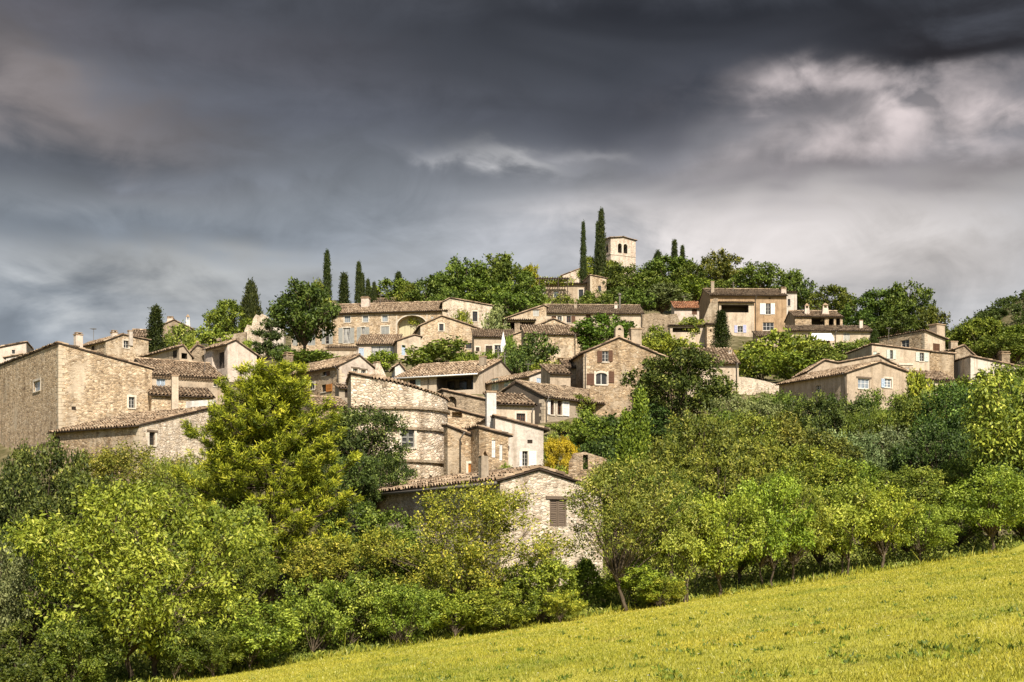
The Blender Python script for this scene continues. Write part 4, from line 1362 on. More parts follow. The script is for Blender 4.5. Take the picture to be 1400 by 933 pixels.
house('plaster_house', 'cream house with grey shutters, white awning and a red-dark doorway on the right ridge', 1081, 190, 2, 452.5, 495, ('Lm', [(0, 0), (3, 1.1)]), R=1193, mat='plaster_cream', roof='tile_grey', oh=0.45,
      feats=[CS('R', 1153, 454, 1162, 466, 'paint_palegrey'), CS('R', 1122, 463, 1135, 478, 'paint_brown'), DP('R', 1142, 455, 478), W('R', 1098, 458, 1103, 466)], chims=[CH(1177, 438, 452, 4.5, 'plain', 'plaster_white', 1.5)])
house('stone_pavilion', 'roof pavilion with open pillars and two cone chimneys above the white awning', 1087, 195, 2, 433.5, 470, ('Lm', [(0, 0), (3.4, 1.3), (6, .3)]), R=1152, mat='stone_house', roof='tile_old', oh=0.3,
      feats=[G('R', 1109.5, 435, 1127.5, 447, 2.5), G('R', 1133, 435.5, 1140, 447, 2.5), G('R', 1143, 435.5, 1148.5, 447, 2.5)], chims=[CH(1103, 415, 432, 8, 'cone', 'plaster_pink', 1.5), CH(1128, 414.5, 431, 10, 'cone', 'plaster_pink', 1.5)])
aw = MB()
a0, a1 = P(1112, 463, 188), P(1141, 463, 188)
top = (HZ - 456) / F * 190
n = 8
for k in range(n):
    xa, xb = a0.x + (a1.x - a0.x) * k / n, a0.x + (a1.x - a0.x) * (k + 1) / n
    aw.face([(xa, 189.9, top), (xb, 189.9, top), (xb, 188.2, a0.z), (xa, 188.2, a0.z)])
    aw.face([(xa, 188.2, a0.z), (xb, 188.2, a0.z), (xb, 188.18, a0.z - 0.22), ((xa + xb) / 2, 188.18, a0.z - 0.3), (xa, 188.18, a0.z - 0.22)])
    aw.face([(xa, 189.9, top - 0.03), (xb, 189.9, top - 0.03), (xb, 188.2, a0.z - 0.03), (xa, 188.2, a0.z - 0.03)])
ao = aw.build('awning', M['awning'])
tag(ao, 'white awning stretched over the red-dark doorway on the right ridge', 'awning')
house('stone_house', 'stone house with a white-framed window and brown shutters near the right ridge end', 1264, 170, 33, 453, 520, ('R', [(1264, 453), (1292, 464.5)]), L=1202, quoin=True, mat='plaster_cream', matL='stone_warm', oh=0.4, verge=0.3,
      feats=[W('L', 1232, 464.8, 1243, 476, nx=2, nz=2, sur=0), CS('R', 1275.6, 470, 1285, 481, 'paint_brown')], chims=[CH(1281, 444, 466, 17, 'plain', 'plaster_beige', 4)])
house('plaster_house', 'cream house with two mint-shuttered windows behind the low broad gable house', 1192, 150, 8, 472, 535, ('R', [(1192, 472), (1271, 481.5)]), L=('m', 7), mat='plaster_cream',
      feats=[W('R', 1216.5, 479, 1220.5, 491, nx=2), S('R', 1212, 478.5, 1216.3, 490.5, 'paint_mint'), S('R', 1220.8, 479, 1224.5, 491, 'paint_mint'),
             W('R', 1257.3, 482.5, 1263, 494, nx=2), S('R', 1252, 482, 1257, 494, 'paint_mint'), S('R', 1263.3, 482.7, 1269, 494.5, 'paint_mint'), BAND('R', 1229, 1248, 498, 0.2, 'surround'), CS('R', 1236, 503, 1243, 511, 'paint_palegrey'), CS('R', 1183 + 11, 481, 1199, 487, 'paint_mint')])
house('stone_house', 'windowless brown stone house joined to the right of the mint-shuttered house', 1271.5, 151, 24, 482, 535, ('R', [(1271.5, 482), (1304, 485)]), L=('m', 4), mat='stone_house')
house('plaster_house', 'broad low gable house with pale blue windows in front of the mint-shuttered house', 1158, 125, 28, 511, 570, ('R', [(1158, 511), (1203, 496.5), (1248, 513)]), L=1065, mat='plaster_beige', oh=0.35,
      feats=[W('R', 1173, 517.5, 1189, 531.5, nx=3, nz=2, fr='paint_white', pane='glass_sky', lintel=1), W('R', 1209, 518, 1219, 530, nx=2, fr='paint_white', pane='glass_sky', sur=1), S('R', 1204.5, 518, 1208.8, 530, 'paint_blue'), W('L', 1116, 527, 1122, 535), DP('L', 1156, 512, 545)])
house('plaster_house', 'blank beige wall with a stepped gable outline behind the broad low gable house', 1104, 137, 4, 508, 560, ('R', [(1104, 509), (1128, 494), (1146, 497.5), (1201, 487), (1247, 512)]), L=('m', 5), mat='plaster_beige', oh=0.15)
house('plaster_house', 'cream house with a sloping roof and square chimney at the far right of the village', 1327, 150, 8, 489, 540, ('R', [(1327, 488.5), (1393, 502.5)]), L=('m', 6), mat='plaster_white',
      feats=[W('R', 1369, 500.5, 1376, 507, nx=2, nz=1)], chims=[CH(1373, 481, 500, 12, 'box', 'stone_grey', 1)])
house('stone_house', 'small stone house with a low gable and square stack left of the far right chimney', 1306, 160, 8, 477, 520, ('R', [(1306, 478), (1318, 473.5), (1332, 487)]), L=('m', 5), mat='stone_grey', chims=[CH(1303, 467, 484, 10, 'plain', 'plaster_beige', 1)])
house('stone_shed', 'low tiled shed in front of the windowless brown stone house', 1270, 138, 14, 520, 560, ('Lm', [(0, 0), (3, 1.2)]), R=1306, mat='stone_pale', oh=0.3)

wallpoly('retaining_wall', 'rubble retaining wall between the pine and the round tower', 121, [(380, 620), (380, 552), (402, 547), (430, 545), (455, 548), (484, 554), (484, 620)], 0.6, 'stone_house')
wallpoly('retaining_wall', 'rubble terrace wall above the right end of the long roof', 117, [(806, 575), (806, 532), (835, 528), (872, 534), (910, 545), (910, 580)], 0.6, 'stone_house')
# ---- the round tower
TD = 92.0
tc_ = P(546, 690, TD)
trad = 66 / F * TD
tbase = min(gz(tc_.x, tc_.y), tc_.z)
trt = empty('round_tower', (tc_.x, tc_.y, tbase), 0)
tag(trt, 'round stone tower with three string courses and one grey-shuttered window', 'tower')
lz = lambda py: (HZ - py) / F * (TD - trad * 0.8) - tbase
tm = MB()
N = 72
ztop = lambda a: lz(np.interp(546 + 66 * math.cos(a), [480, 530, 609, 612], [513, 522, 542, 543]))
hol = (math.radians(270 + 1), math.radians(270 + 17))
pxw = lambda px: math.acos(max(-1, min(1, (px - 546) / 66.0)))
wa1, wa0 = -pxw(570.5) + 2 * math.pi, -pxw(554) + 2 * math.pi
wz0, wz1 = lz(612.5), lz(585)
angs = sorted(list(np.linspace(0, 2 * math.pi, N + 1)) + [wa0, wa1])
levels = [-3.0, lz(640), wz0, wz1, None]
for a, b in zip(angs, angs[1:]):
    if b - a < 1e-4:
        continue
    for i in range(len(levels) - 1):
        za, zb2 = levels[i], levels[i + 1]
        ta = ztop(a) if zb2 is None else zb2
        tb = ztop(b) if zb2 is None else zb2
        if i == 2 and wa0 - 1e-4 <= a and b <= wa1 + 1e-4:
            continue
        pa = lambda an, z: (trad * math.cos(an), trad * math.sin(an), z)
        tm.face([pa(a, za), pa(b, za), pa(b, tb), pa(a, ta)])
# reveal
for an in (wa0, wa1):
    c, s_ = math.cos(an), math.sin(an)
    tm.face([(trad * c, trad * s_, wz0), (trad * c, trad * s_, wz1), ((trad - .25) * c, (trad - .25) * s_, wz1), ((trad - .25) * c, (trad - .25) * s_, wz0)])
for z in (wz0, wz1):
    tm.face([(trad * math.cos(wa0), trad * math.sin(wa0), z), (trad * math.cos(wa1), trad * math.sin(wa1), z), ((trad - .25) * math.cos(wa1), (trad - .25) * math.sin(wa1), z), ((trad - .25) * math.cos(wa0), (trad - .25) * math.sin(wa0), z)])
tm.build('wall', M['stone_tower'], trt)
# capping tiles
cp = Parts()
aa = np.linspace(math.radians(150), math.radians(390), 56)
for a, b in zip(aa, aa[1:]):
    p = np.array([(trad + .08) * math.cos(a), (trad + .08) * math.sin(a), ztop(a) + 0.03])
    q = np.array([(trad - .45) * math.cos(a), (trad - .45) * math.sin(a), ztop(a) + 0.26])
    sdv = q - p
    Ls = np.linalg.norm(sdv)
    tang = np.array([-math.sin(a), math.cos(a), 0])
    wd = (b - a) * trad
    dzt = (ztop(b) - ztop(a)) / wd
    tang = tang + np.array([0, 0, dzt])
    tang /= np.linalg.norm(tang)
    Vt, Ft, Rt = tile_sheet(p, tang, sdv / Ls, wd, Ls, seed=int(a * 100))
    cp.add(Vt, Ft, Rt, 0)
cp.build('roof', [M['tile_old'], M['wood_dark']], trt)
rm = MB()
rm.face([((trad - .4) * math.cos(a), (trad - .4) * math.sin(a), ztop(a) + 0.2) for a in np.linspace(0, 2 * math.pi, 40)[:-1]])
rm.build('roof_deck', M['tile_old'], trt)
for (py, a0, a1) in ((559, 186, 372), (587, 215, 372), (631, 220, 372)):
    cb = MB()
    z = lz(py)
    tilt = 0.0
    aa = np.radians(np.linspace(a0, a1, 40))
    for a, b in zip(aa, aa[1:]):
        for (r0, r1, h0, h1) in ((trad + .17, trad - .02, -0.08, 0.08),):
            q = lambda an, r, h: (r * math.cos(an), r * math.sin(an), z + h)
            cb.face([q(a, r0, h0), q(b, r0, h0), q(b, r0, h1), q(a, r0, h1)])
            cb.face([q(a, r0, h1), q(b, r0, h1), q(b, r1, h1), q(a, r1, h1)])
            cb.face([q(a, r0, h0), q(b, r0, h0), q(b, r1, h0), q(a, r1, h0)])
    cb.build('string_course', M['stone_grey'], trt)
am = (wa0 + wa1) / 2
wl = (wa1 - wa0) * trad
dirv = Vector((math.cos(am), math.sin(am), 0))
tan = Vector((-math.sin(am), math.cos(am), 0))
Tt = lambda p: dirv * (trad + p[2]) + tan * (p[0] - wl / 2) + Vector((0, 0, p[1]))
sb = MB()
sb.T = Tt
for (x0, x1, z0, z1) in ((-0.16, 0.0, wz0 - 0.12, wz1 + 0.14), (wl, wl + .16, wz0 - .12, wz1 + .14), (0.002, wl - .002, wz1 + .001, wz1 + .14), (0.002, wl - .002, wz0 - .12, wz0 - .001)):
    sb.box(x0, x1, z0, z1, -0.08, 0.035)
sb.build('window_surround', M['surround'], trt)
wb = MB()
wb.T = Tt
wb.box(0, wl, wz0, wz1, -0.2, -0.16)
wo = wb.build('window', M['wood_dark'], trt)
pb = MB()
pb.T = Tt
for k in range(4):
    for j in (0, 1):
        a0 = wl * (0.08 + 0.47 * j)
        z0 = wz0 + (wz1 - wz0) * (k + 0.12) / 4
        pb.face([(a0, z0, -0.155), (a0 + wl * 0.37, z0, -0.155), (a0 + wl * 0.37, z0 + (wz1 - wz0) * 0.2, -0.155), (a0, z0 + (wz1 - wz0) * 0.2, -0.155)])
pb.build('pane', M['glass'], wo)
for (a0, a1) in ((0.01, wl * 0.49), (wl * 0.51, wl * 0.99)):
    hb = MB()
    hb.T = Tt
    t_ = 0.06
    hb.box(a0, a0 + t_, wz0, wz1, -0.12, -0.07)
    hb.box(a1 - t_, a1, wz0, wz1, -0.12, -0.07)
    for k in range(5):
        z = wz0 + (wz1 - wz0) * k / 4.0
        hb.box(a0 + t_, a1 - t_, max(wz0, z - .05), min(wz1, z + .05), -0.118, -0.072)
    hb.build('shutter', M['paint_slate'], trt)
house('stone_house', 'slanting stone wall block attached to the left shoulder of the round tower', 480, 89.0, 9, 512, 690, ('R', [(480, 512), (531, 523)]), L=('m', 6), mat='stone_tower', oh=0.1, feats=[BAND('R', 481, 529, 557, 0.14)])

# ------------------------------------------------------------------ plants
def unit(a):
    return a / np.maximum(np.linalg.norm(a, axis=-1, keepdims=True), 1e-9)


def leaf_quads(P0, axis, normal, L, Wd):
    """one diamond leaf per row; P0 is the stalk end"""
    axis = unit(axis)
    side = unit(np.cross(normal, axis))
    L = np.asarray(L).reshape(-1, 1)
    Wd = np.asarray(Wd).reshape(-1, 1)
    nrm = np.cross(axis, side)
    V = np.stack([P0, P0 + axis * L * 0.45 + side * Wd * 0.5 + nrm * L * 0.06, P0 + axis * L, P0 + axis * L * 0.45 - side * Wd * 0.5 + nrm * L * 0.06], 1)
    n = len(P0)
    Fq = (np.arange(n)[:, None] * 4 + np.arange(4)[None, :])
    return V.reshape(-1, 3), Fq


def sphere_pts(rng, n):
    return unit(rng.normal(size=(n, 3)))


def shell_points(rng, lobes, n, inner=0.72, zmin=-1e9):
    """points near the outside of a union of ellipsoids, with outward directions"""
    lobes = np.array(lobes, float)
    wts = (lobes[:, 3] * lobes[:, 4] + lobes[:, 3] * lobes[:, 5] + lobes[:, 4] * lobes[:, 5])
    out, dirs = [], []
    tot = 0
    size = float(np.ptp(lobes[:, :3], axis=0).max() + lobes[:, 3].mean()) if len(lobes) > 3 else 0.0
    if size:                       # thin places where one looks into the shade of the crown
        kk = unit(rng.normal(size=(5, 3))) * (2 * math.pi / (size * rng.uniform(0.11, 0.24, (5, 1))))
        ph = rng.uniform(0, 6.28, 5)
    while tot < n:
        k = (n - tot) * 2 + 50
        li = rng.choice(len(lobes), k, p=wts / wts.sum())
        d = sphere_pts(rng, k)
        d[:, 2] = np.where(rng.random(k) < 0.35, np.abs(d[:, 2]), d[:, 2])
        r = 1.0 - np.abs(rng.normal(0, 0.16, k))
        r = np.where(rng.random(k) < 0.10, r * rng.uniform(0.5, 1, k), r)
        p = lobes[li, :3] + d * lobes[li, 3:] * r[:, None]
        ok = p[:, 2] > zmin
        for j in range(len(lobes)):
            q = np.linalg.norm((p - lobes[j, :3]) / lobes[j, 3:], axis=1)
            ok &= ~((q < inner) & (j != li))
        if size:
            ok &= np.sin(p @ kk.T + ph).sum(1) > rng.normal(-0.35, 0.35, k)
        out.append(p[ok])
        dirs.append(unit(d[ok] * (1 / lobes[li[ok], 3:])))
        tot += ok.sum()
    return np.concatenate(out)[:n], np.concatenate(dirs)[:n]


def foliage(rng, lobes, n_leaves, L, aspect=0.48, per=14, spray=0.30, droop=0.35, inner=0.8, zmin=-1e9, up=0.45, jit=0.62):
    nc = max(1, n_leaves // per)
    C, Dr = shell_points(rng, lobes, nc, inner, zmin)
    tw = unit(Dr * 0.8 + rng.normal(0, 0.5, (nc, 3)) + np.array([0, 0, 0.25]))
    t = rng.random((nc, per))
    base = C[:, None, :] + tw[:, None, :] * (t[..., None] - 0.6) * spray * 2 + rng.normal(0, spray * 0.38, (nc, per, 3))
    ax = tw[:, None, :] * 0.6 + rng.normal(0, 0.62, (nc, per, 3)) + np.array([0, 0, -droop])
    nm = Dr[:, None, :] * 0.85 + np.array([0, 0, up]) + rng.normal(0, jit, (nc, per, 3))
    k = nc * per
    Ls = L * rng.uniform(0.65, 1.25, k)
    V, Fq = leaf_quads(base.reshape(-1, 3), ax.reshape(-1, 3), nm.reshape(-1, 3), Ls, Ls * aspect * rng.uniform(0.8, 1.2, k))
    cl = rng.normal(0, 0.24, nc)
    rnd = np.clip(0.42 + np.repeat(cl, per) + rng.normal(0, 0.13, k), 0, 1)
    return V, Fq, rnd


def auto_lobes(rng, c, rx, ry, rz, n=12, lr=(0.34, 0.52), flat=0.75):
    lobes = [(c[0], c[1], c[2], rx * 0.50, ry * 0.50, rz * 0.50)]
    for i in range(n):
        d = sphere_pts(rng, 1)[0]
        d[2] = d[2] * 0.9 + 0.12
        r = rng.uniform(*lr)
        f = 1.0 - r * rng.uniform(0.35, 1.1)
        lobes.append((c[0] + d[0] * rx * f, c[1] + d[1] * ry * f, c[2] + d[2] * rz * f, rx * r, ry * r, rz * r * flat))
    return lobes


def wood(rng, lobes, height, r0, fork=0.35, lean=(0, 0), twigs=40, stems=1, crook=0.12, base_spread=0.25):
    """trunk, limbs to every lobe, thin twigs"""
    mb = MB()
    cz = np.mean([l[2] for l in lobes])
    for sidx in range(stems):
        a = rng.uniform(0, 6.28)
        bx, by = (0, 0) if stems == 1 else (math.cos(a) * base_spread, math.sin(a) * base_spread)
        fz = height * fork * rng.uniform(0.85, 1.1)
        tx, ty = lean[0] + bx * 2, lean[1] + by * 2
        pts = []
        for k in range(5):
            q = k / 4
            pts.append((bx + (tx - bx) * q + rng.normal(0, crook * 0.35) * (k > 0), by + (ty - by) * q + rng.normal(0, crook * 0.35) * (k > 0), -0.3 + (fz + 0.3) * q))
        rs = r0 / (1 if stems == 1 else 1.5)
        mb.tube(pts, [rs * 1.35, rs * 1.05, rs * 0.95, rs * 0.88, rs * 0.82], 8)
        top = Vector(pts[-1])
        for li, l in enumerate(lobes):
            if stems > 1 and li % stems != sidx:
                continue
            e = Vector(l[:3])
            m_ = top.lerp(e, 0.5) + Vector((rng.normal(0, crook), rng.normal(0, crook), rng.normal(0, crook) + 0.1 * (e - top).length))
            st = Vector(pts[-2]).lerp(top, rng.uniform(0.3, 1.0))
            rr = rs * rng.uniform(0.38, 0.58)
            mb.tube([st, st.lerp(m_, 0.5) + Vector((rng.normal(0, crook * .4), rng.normal(0, crook * .4), 0)), m_, e], [rr, rr * 0.8, rr * 0.55, rr * 0.25], 6, cap=False)
            for k in range(max(1, twigs // len(lobes))):
                d = Vector(sphere_pts(rng, 1)[0])
                d.z = abs(d.z) * 0.6 + d.z * 0.4
                q = e + Vector((d.x * l[3], d.y * l[4], d.z * l[5])) * rng.uniform(0.8, 1.0)
                s0 = m_.lerp(e, rng.uniform(0.2, 1))
                mb.tube([s0, s0.lerp(q, 0.5) + Vector(rng.normal(0, 0.06, 3)), q], [rr * 0.3, rr * 0.2, rr * 0.06], 4, cap=False)
    return mb


class Proto:
    pass


def proto(kind_name, seed, c, rx, ry, rz, n_leaves, L, leaf, h=None, r0=0.12, lobes=None, nl=12, fork=0.35, stems=1, twigs=40, lean=(0, 0), crook=0.12, base_spread=0.25, **kw):
    rng = np.random.default_rng(seed)
    p = Proto()
    lobes = lobes or auto_lobes(rng, c, rx, ry, rz, int(nl * 2.3), (0.15, 0.33))
    V, Fq, rnd = foliage(rng, lobes, n_leaves, L, **kw)
    p.crown = np_mesh('crown', V, Fq, rnd, M[leaf])
    ztop = float(np.percentile(V[:, 2], 99.7))
    p.h = ztop
    p.w = float(np.percentile(V[:, 0], 99) - np.percentile(V[:, 0], 1))
    mb = wood(rng, lobes, c[2], r0, fork, lean, twigs, stems, crook, base_spread)
    o = mb.build('trunk', M['bark'], link=False, smooth=True)
    p.trunk = o.data
    bpy.data.objects.remove(o)
    p.leaf = leaf
    return p


def col_proto(seed, h, r, n, L, leaf='cypress_leaf', shape='spire', spires=1, aspect=0.4, per=12, rag=0.16):
    """columnar evergreen; shape gives the radius along the height"""
    rng = np.random.default_rng(seed)
    p = Proto()
    Vs, Fs, Rs, off = [], [], [], 0
    for sidx in range(spires):
        hh = h * (1 if sidx == 0 else rng.uniform(0.72, 0.94))
        sx, sy = (0, 0) if sidx == 0 else (rng.normal(0, r * 0.5), rng.normal(0, r * 0.35))
        nc = n // per // spires
        t = rng.random(nc) ** 0.8
        prof = {'spire': lambda q: np.minimum(1, (q / 0.10 + 0.35)) * (1 - q ** 2.2) ** 0.9 * (1.0 - 0.30 * q),
                'cone': lambda q: np.minimum(1, q / 0.08 + 0.4) * (1 - q) ** 0.75}[shape]
        rr = prof(t) * r / (1 if spires == 1 else 1.5)
        a = rng.uniform(0, 2 * math.pi, nc)
        lump = 1 + rag * np.sin(a * 3 + t * 21 + seed) * np.cos(t * 33 + a * 2) + rng.normal(0, rag * 0.45, nc)
        C = np.stack([sx + np.cos(a) * rr * lump, sy + np.sin(a) * rr * lump, t * hh + 0.02 * h], 1)
        Dr = np.stack([np.cos(a), np.sin(a), np.full(nc, 0.3)], 1)
        base = C[:, None] + rng.normal(0, L * 0.6, (nc, per, 3)) * np.array([1, 1, 1.5])
        ax = Dr[:, None] * 0.35 + np.array([0, 0, 1.0]) + rng.normal(0, 0.35, (nc, per, 3))
        nm = Dr[:, None] + rng.normal(0, 0.5, (nc, per, 3))
        k = nc * per
        Ls = L * rng.uniform(0.7, 1.3, k)
        V, Fq = leaf_quads(base.reshape(-1, 3), ax.reshape(-1, 3), nm.reshape(-1, 3), Ls, Ls * aspect)
        Vs.append(V)
        Fs.append(Fq + off)
        Rs.append(np.clip(0.42 + np.repeat(rng.normal(0, 0.18, nc), per) + rng.normal(0, 0.15, k), 0, 1))
        off += len(V)
    V = np.concatenate(Vs)
    p.crown = np_mesh('crown', V, np.concatenate(Fs), np.concatenate(Rs), M[leaf])
    p.h = float(V[:, 2].max())
    p.w = 2 * r * 0.95
    mb = MB()
    mb.tube([(0, 0, -0.4), (0, 0, h * 0.3), (0, 0, h * 0.9)], [r * 0.22, r * 0.18, 0.02], 6)
    o = mb.build('trunk', M['bark'], link=False, smooth=True)
    p.trunk = o.data
    bpy.data.objects.remove(o)
    p.leaf = leaf
    return p


TREES = []


def plant(p, px, ytop, D, wpx, name, label, group=None, cat='tree', tint=(1, 1, 1), leaf=None, rot=None, sink=0.0, sz=None):
    """stand a plant on the ground at distance D below the given photo column, crown top at ytop, crown wpx wide"""
    X = (px - 700) / F * D
    g = gz(X, D) - sink
    ztop = (HZ - ytop) / F * D
    sxy = wpx / F * D / p.w
    szz = sz or max((ztop - g) / p.h, 0.25)
    rng = np.random.default_rng(int(abs(px * 13 + ytop * 7 + D)))
    r = empty(name, (X, D, g), rng.uniform(0, 6.28) if rot is None else rot)
    r.scale = (sxy, sxy, szz)
    tag(r, label, cat, group)
    t_ = link('trunk', p.trunk, r)
    c = link('crown', p.crown, r)
    c.color = (*[v * rng.uniform(0.93, 1.07) for v in tint], 1)
    if leaf and leaf != p.leaf:
        c.material_slots[0].link = 'OBJECT'
        c.material_slots[0].material = M[leaf]
    TREES.append((name, label, px, ytop, D, ztop - g, szz / sxy))
    return r


# ---- prototypes
PR = {}
for k in range(4):
    PR['orchard%d' % k] = proto('orchard', 100 + k, (0, 0, 2.35), 2.0, 2.0, 1.75, 13000, 0.125, 'leaf_bright', r0=0.075, nl=13, fork=0.36, stems=1 if k % 2 else 2, twigs=60, crook=0.16, aspect=0.5, per=18, spray=0.20, droop=0.4)
    PR['broad%d' % k] = proto('broad', 200 + k, (0, 0, 4.3), 2.9, 2.9, 2.7, 17000, 0.175, 'leaf_mid', r0=0.16, nl=16, fork=0.35, stems=1, twigs=50, per=20, spray=0.26, droop=0.3)
    PR['far%d' % k] = proto('far', 300 + k, (0, 0, 5.0), 4.2, 4.2, 3.9, 9000, 0.40, 'leaf_mid', r0=0.22, nl=18, fork=0.3, twigs=20, per=15, spray=0.48, droop=0.15, aspect=0.6)
for k in range(3):
    PR['bush%d' % k] = proto('bush', 400 + k, (0, 0, 1.55), 1.7, 1.7, 1.5, 13000, 0.115, 'leaf_mid', r0=0.05, nl=14, fork=0.2, stems=3, twigs=40, per=20, spray=0.17, zmin=0.02, aspect=0.55)
    PR['farbush%d' % k] = proto('farbush', 450 + k, (0, 0, 1.7), 2.1, 2.1, 1.6, 3000, 0.27, 'leaf_mid', r0=0.06, nl=12, fork=0.2, stems=2, twigs=10, per=10, spray=0.28, zmin=0.02, aspect=0.6)
    PR['cypress%d' % k] = col_proto(500 + k, 14.0, 0.85, 8000, 0.34, rag=0.26)
PR['cypress_near'] = col_proto(520, 7.5, 0.62, 16000, 0.15, spires=2, rag=0.14)
PR['cone'] = col_proto(530, 8.0, 2.0, 8000, 0.36, shape='cone', rag=0.3)
PR['hedgecone'] = col_proto(531, 3.2, 1.1, 8000, 0.13, shape='cone', rag=0.2)


# ------------------------------------------------------------------ single trees with a shape of their own
def pine_proto(seed=77, h=11.6):
    rng = np.random.default_rng(seed)
    p = Proto()
    mb = MB()
    mb.tube([(0, 0, -0.5), (0.05, 0, h * 0.3), (-0.05, 0.03, h * 0.6), (0, 0, h * 0.97)], [0.24, 0.19, 0.12, 0.03], 9)
    tips, dirs, sizes = [], [], []
    z = 1.6
    while z < h - 0.35:
        q = (h - z) / h                      # 0 at the top
        Lb = np.interp(q, [0, 0.05, 0.10, 0.21, 0.30, 0.38, 0.55, 0.8, 1.0], [0.30, 0.9, 1.4, 2.4, 2.8, 3.3, 3.6, 3.7, 3.4])
        nb = int(np.interp(q, [0, 0.3, 1], [5, 7, 7]))
        a0 = rng.uniform(0, 6.28)
        z0_ = z
        for b in range(nb):
            z = z0_ + rng.normal(0, 0.13)
            a = a0 + b * 2 * math.pi / nb + rng.normal(0, 0.22)
            L = Lb * rng.uniform(0.70, 1.08)
            rise = np.interp(q, [0, 0.3, 1], [0.9, 0.32, 0.02]) * L
            pts = []
            for k in range(6):
                s = k / 5
                pts.append(Vector((math.cos(a) * L * s, math.sin(a) * L * s, z + rise * s * 0.7 + 0.22 * L * (s ** 2.5) - 0.10 * L * math.sin(s * 2.6))))
            rr = 0.018 + 0.016 * L
            mb.tube(pts, [rr, rr * .85, rr * .7, rr * .5, rr * .35, rr * .15], 5, cap=False)
            nt = max(8, int(L * 11))
            for k in range(nt):
                s = 1 - 0.72 * (rng.random() ** 1.15) * (1 if q > 0.15 else 1.2)
                s = max(0.12, s)
                i = min(4, int(s * 5))
                pos = pts[i].lerp(pts[i + 1], s * 5 - i)
                side = rng.normal(0, 0.22 * L * (1.1 - s * 0.5))
                off = Vector((-math.sin(a) * side, math.cos(a) * side, rng.normal(0.06, 0.12)))
                t_ = pos + off
                if abs(side) > 0.12:
                    mb.tube([pos, t_], [0.013, 0.006], 4, cap=False)
                tips.append(t_)
                dirs.append(Vector((math.cos(a) * 0.55 + rng.normal(0, .28), math.sin(a) * 0.55 + rng.normal(0, .28), 0.75 + rng.normal(0, .15))))
        z = z0_ + np.interp(q, [0, 0.3, 0.5, 1], [0.32, 0.55, 0.82, 0.95])
    tips.append(Vector((0, 0, h - 0.1)))
    dirs.append(Vector((0, 0, 1)))
    C = np.array(tips)
    Dr = unit(np.array(dirs))
    nc, per = len(C), 52
    t = rng.random((nc, per))
    base = C[:, None] + Dr[:, None] * (t[..., None] * 0.40 - 0.20) + rng.normal(0, 0.065, (nc, per, 3))
    ax = Dr[:, None] * 0.8 + sphere_pts(rng, nc * per).reshape(nc, per, 3) * 0.85
    nm = rng.normal(0, 1, (nc, per, 3))
    k = nc * per
    Ls = 0.20 * rng.uniform(0.75, 1.25, k)
    V, Fq = leaf_quads(base.reshape(-1, 3), ax.reshape(-1, 3), nm.reshape(-1, 3), Ls, Ls * 0.19)
    rnd = np.clip(0.16 + 0.55 * t.ravel() + np.repeat(rng.normal(0, 0.14, nc), per) + rng.normal(0, 0.12, k), 0, 1)
    p.crown = np_mesh('crown', V, Fq, rnd, M['needle'])
    p.h = float(V[:, 2].max())
    p.w = 7.2
    o = mb.build('trunk', M['bark'], link=False, smooth=True)
    p.trunk = o.data
    bpy.data.objects.remove(o)
    p.leaf = 'needle'
    return p


def cedar_proto(seed=88):
    rng = np.random.default_rng(seed)
    lobes = []
    for i, (z, r) in enumerate([(1.0, 2.2), (1.9, 2.4), (2.9, 1.6), (3.7, 1.9), (4.6, 1.15), (5.3, 0.7)]):
        for k in range(4):
            a = rng.uniform(0, 6.28)
            lobes.append((math.cos(a) * r * 0.5, math.sin(a) * r * 0.5, z + rng.normal(0, .1), r * 0.55, r * 0.55, 0.26))
    return proto('cedar', seed, (0, 0, 3), 2, 2, 3, 7000, 0.26, 'leaf_dark', lobes=lobes, r0=0.14, fork=0.9, twigs=10, per=10, spray=0.18, droop=0.0, inner=0.3)


PR['pine'] = pine_proto()
PR['cedar'] = cedar_proto()
# bottom-left cherry-like tree: wide, airy, big hanging leaves
rng = np.random.default_rng(11)
lb = auto_lobes(rng, (0, 0, 3.2), 3.5, 3.2, 2.9, 40, (0.18, 0.32))
PR['cherry'] = proto('cherry', 12, (0, 0, 3.2), 3.4, 3.2, 2.9, 32000, 0.15, 'leaf_bright', lobes=lb, r0=0.13, fork=0.30, stems=2, twigs=200, crook=0.2, per=15, spray=0.26, droop=0.6, aspect=0.42, inner=0.6, zmin=0.75)
# loose shrub-tree in front of the nearest house
lb = auto_lobes(np.random.default_rng(21), (0, 0, 2.8), 3.7, 3.0, 2.7, 44, (0.16, 0.28))
PR['loose'] = proto('loose', 22, (0, 0, 3.0), 3.7, 3, 2.5, 32000, 0.105, 'leaf_mid', lobes=lb, r0=0.09, fork=0.22, stems=4, twigs=240, crook=0.22, per=12, spray=0.22, droop=0.15, aspect=0.55, inner=0.5)
# leaning orchard tree with a forked trunk
lb = auto_lobes(np.random.default_rng(31), (0.2, 0, 3.9), 2.6, 2.4, 2.9, 34, (0.16, 0.30))
PR['forked'] = proto('forked', 33, (0, 0, 4.2), 2.6, 2.4, 2.5, 19000, 0.135, 'leaf_mid', lobes=lb, r0=0.115, fork=0.30, stems=2, twigs=160, crook=0.2, lean=(-0.55, 0), base_spread=0.06, per=11, spray=0.24, droop=0.5, aspect=0.4, inner=0.55)
# big round plane-like tree beside the houses
lb = auto_lobes(np.random.default_rng(41), (0, 0, 4.0), 3.9, 3.6, 3.0, 30, (0.22, 0.34))
PR['plane'] = proto('plane', 42, (0, 0, 4.0), 3.9, 3.6, 3.0, 22000, 0.21, 'leaf_dark', lobes=lb, r0=0.2, fork=0.3, stems=3, twigs=80, per=13, spray=0.28, droop=0.2, aspect=0.65, inner=0.6)
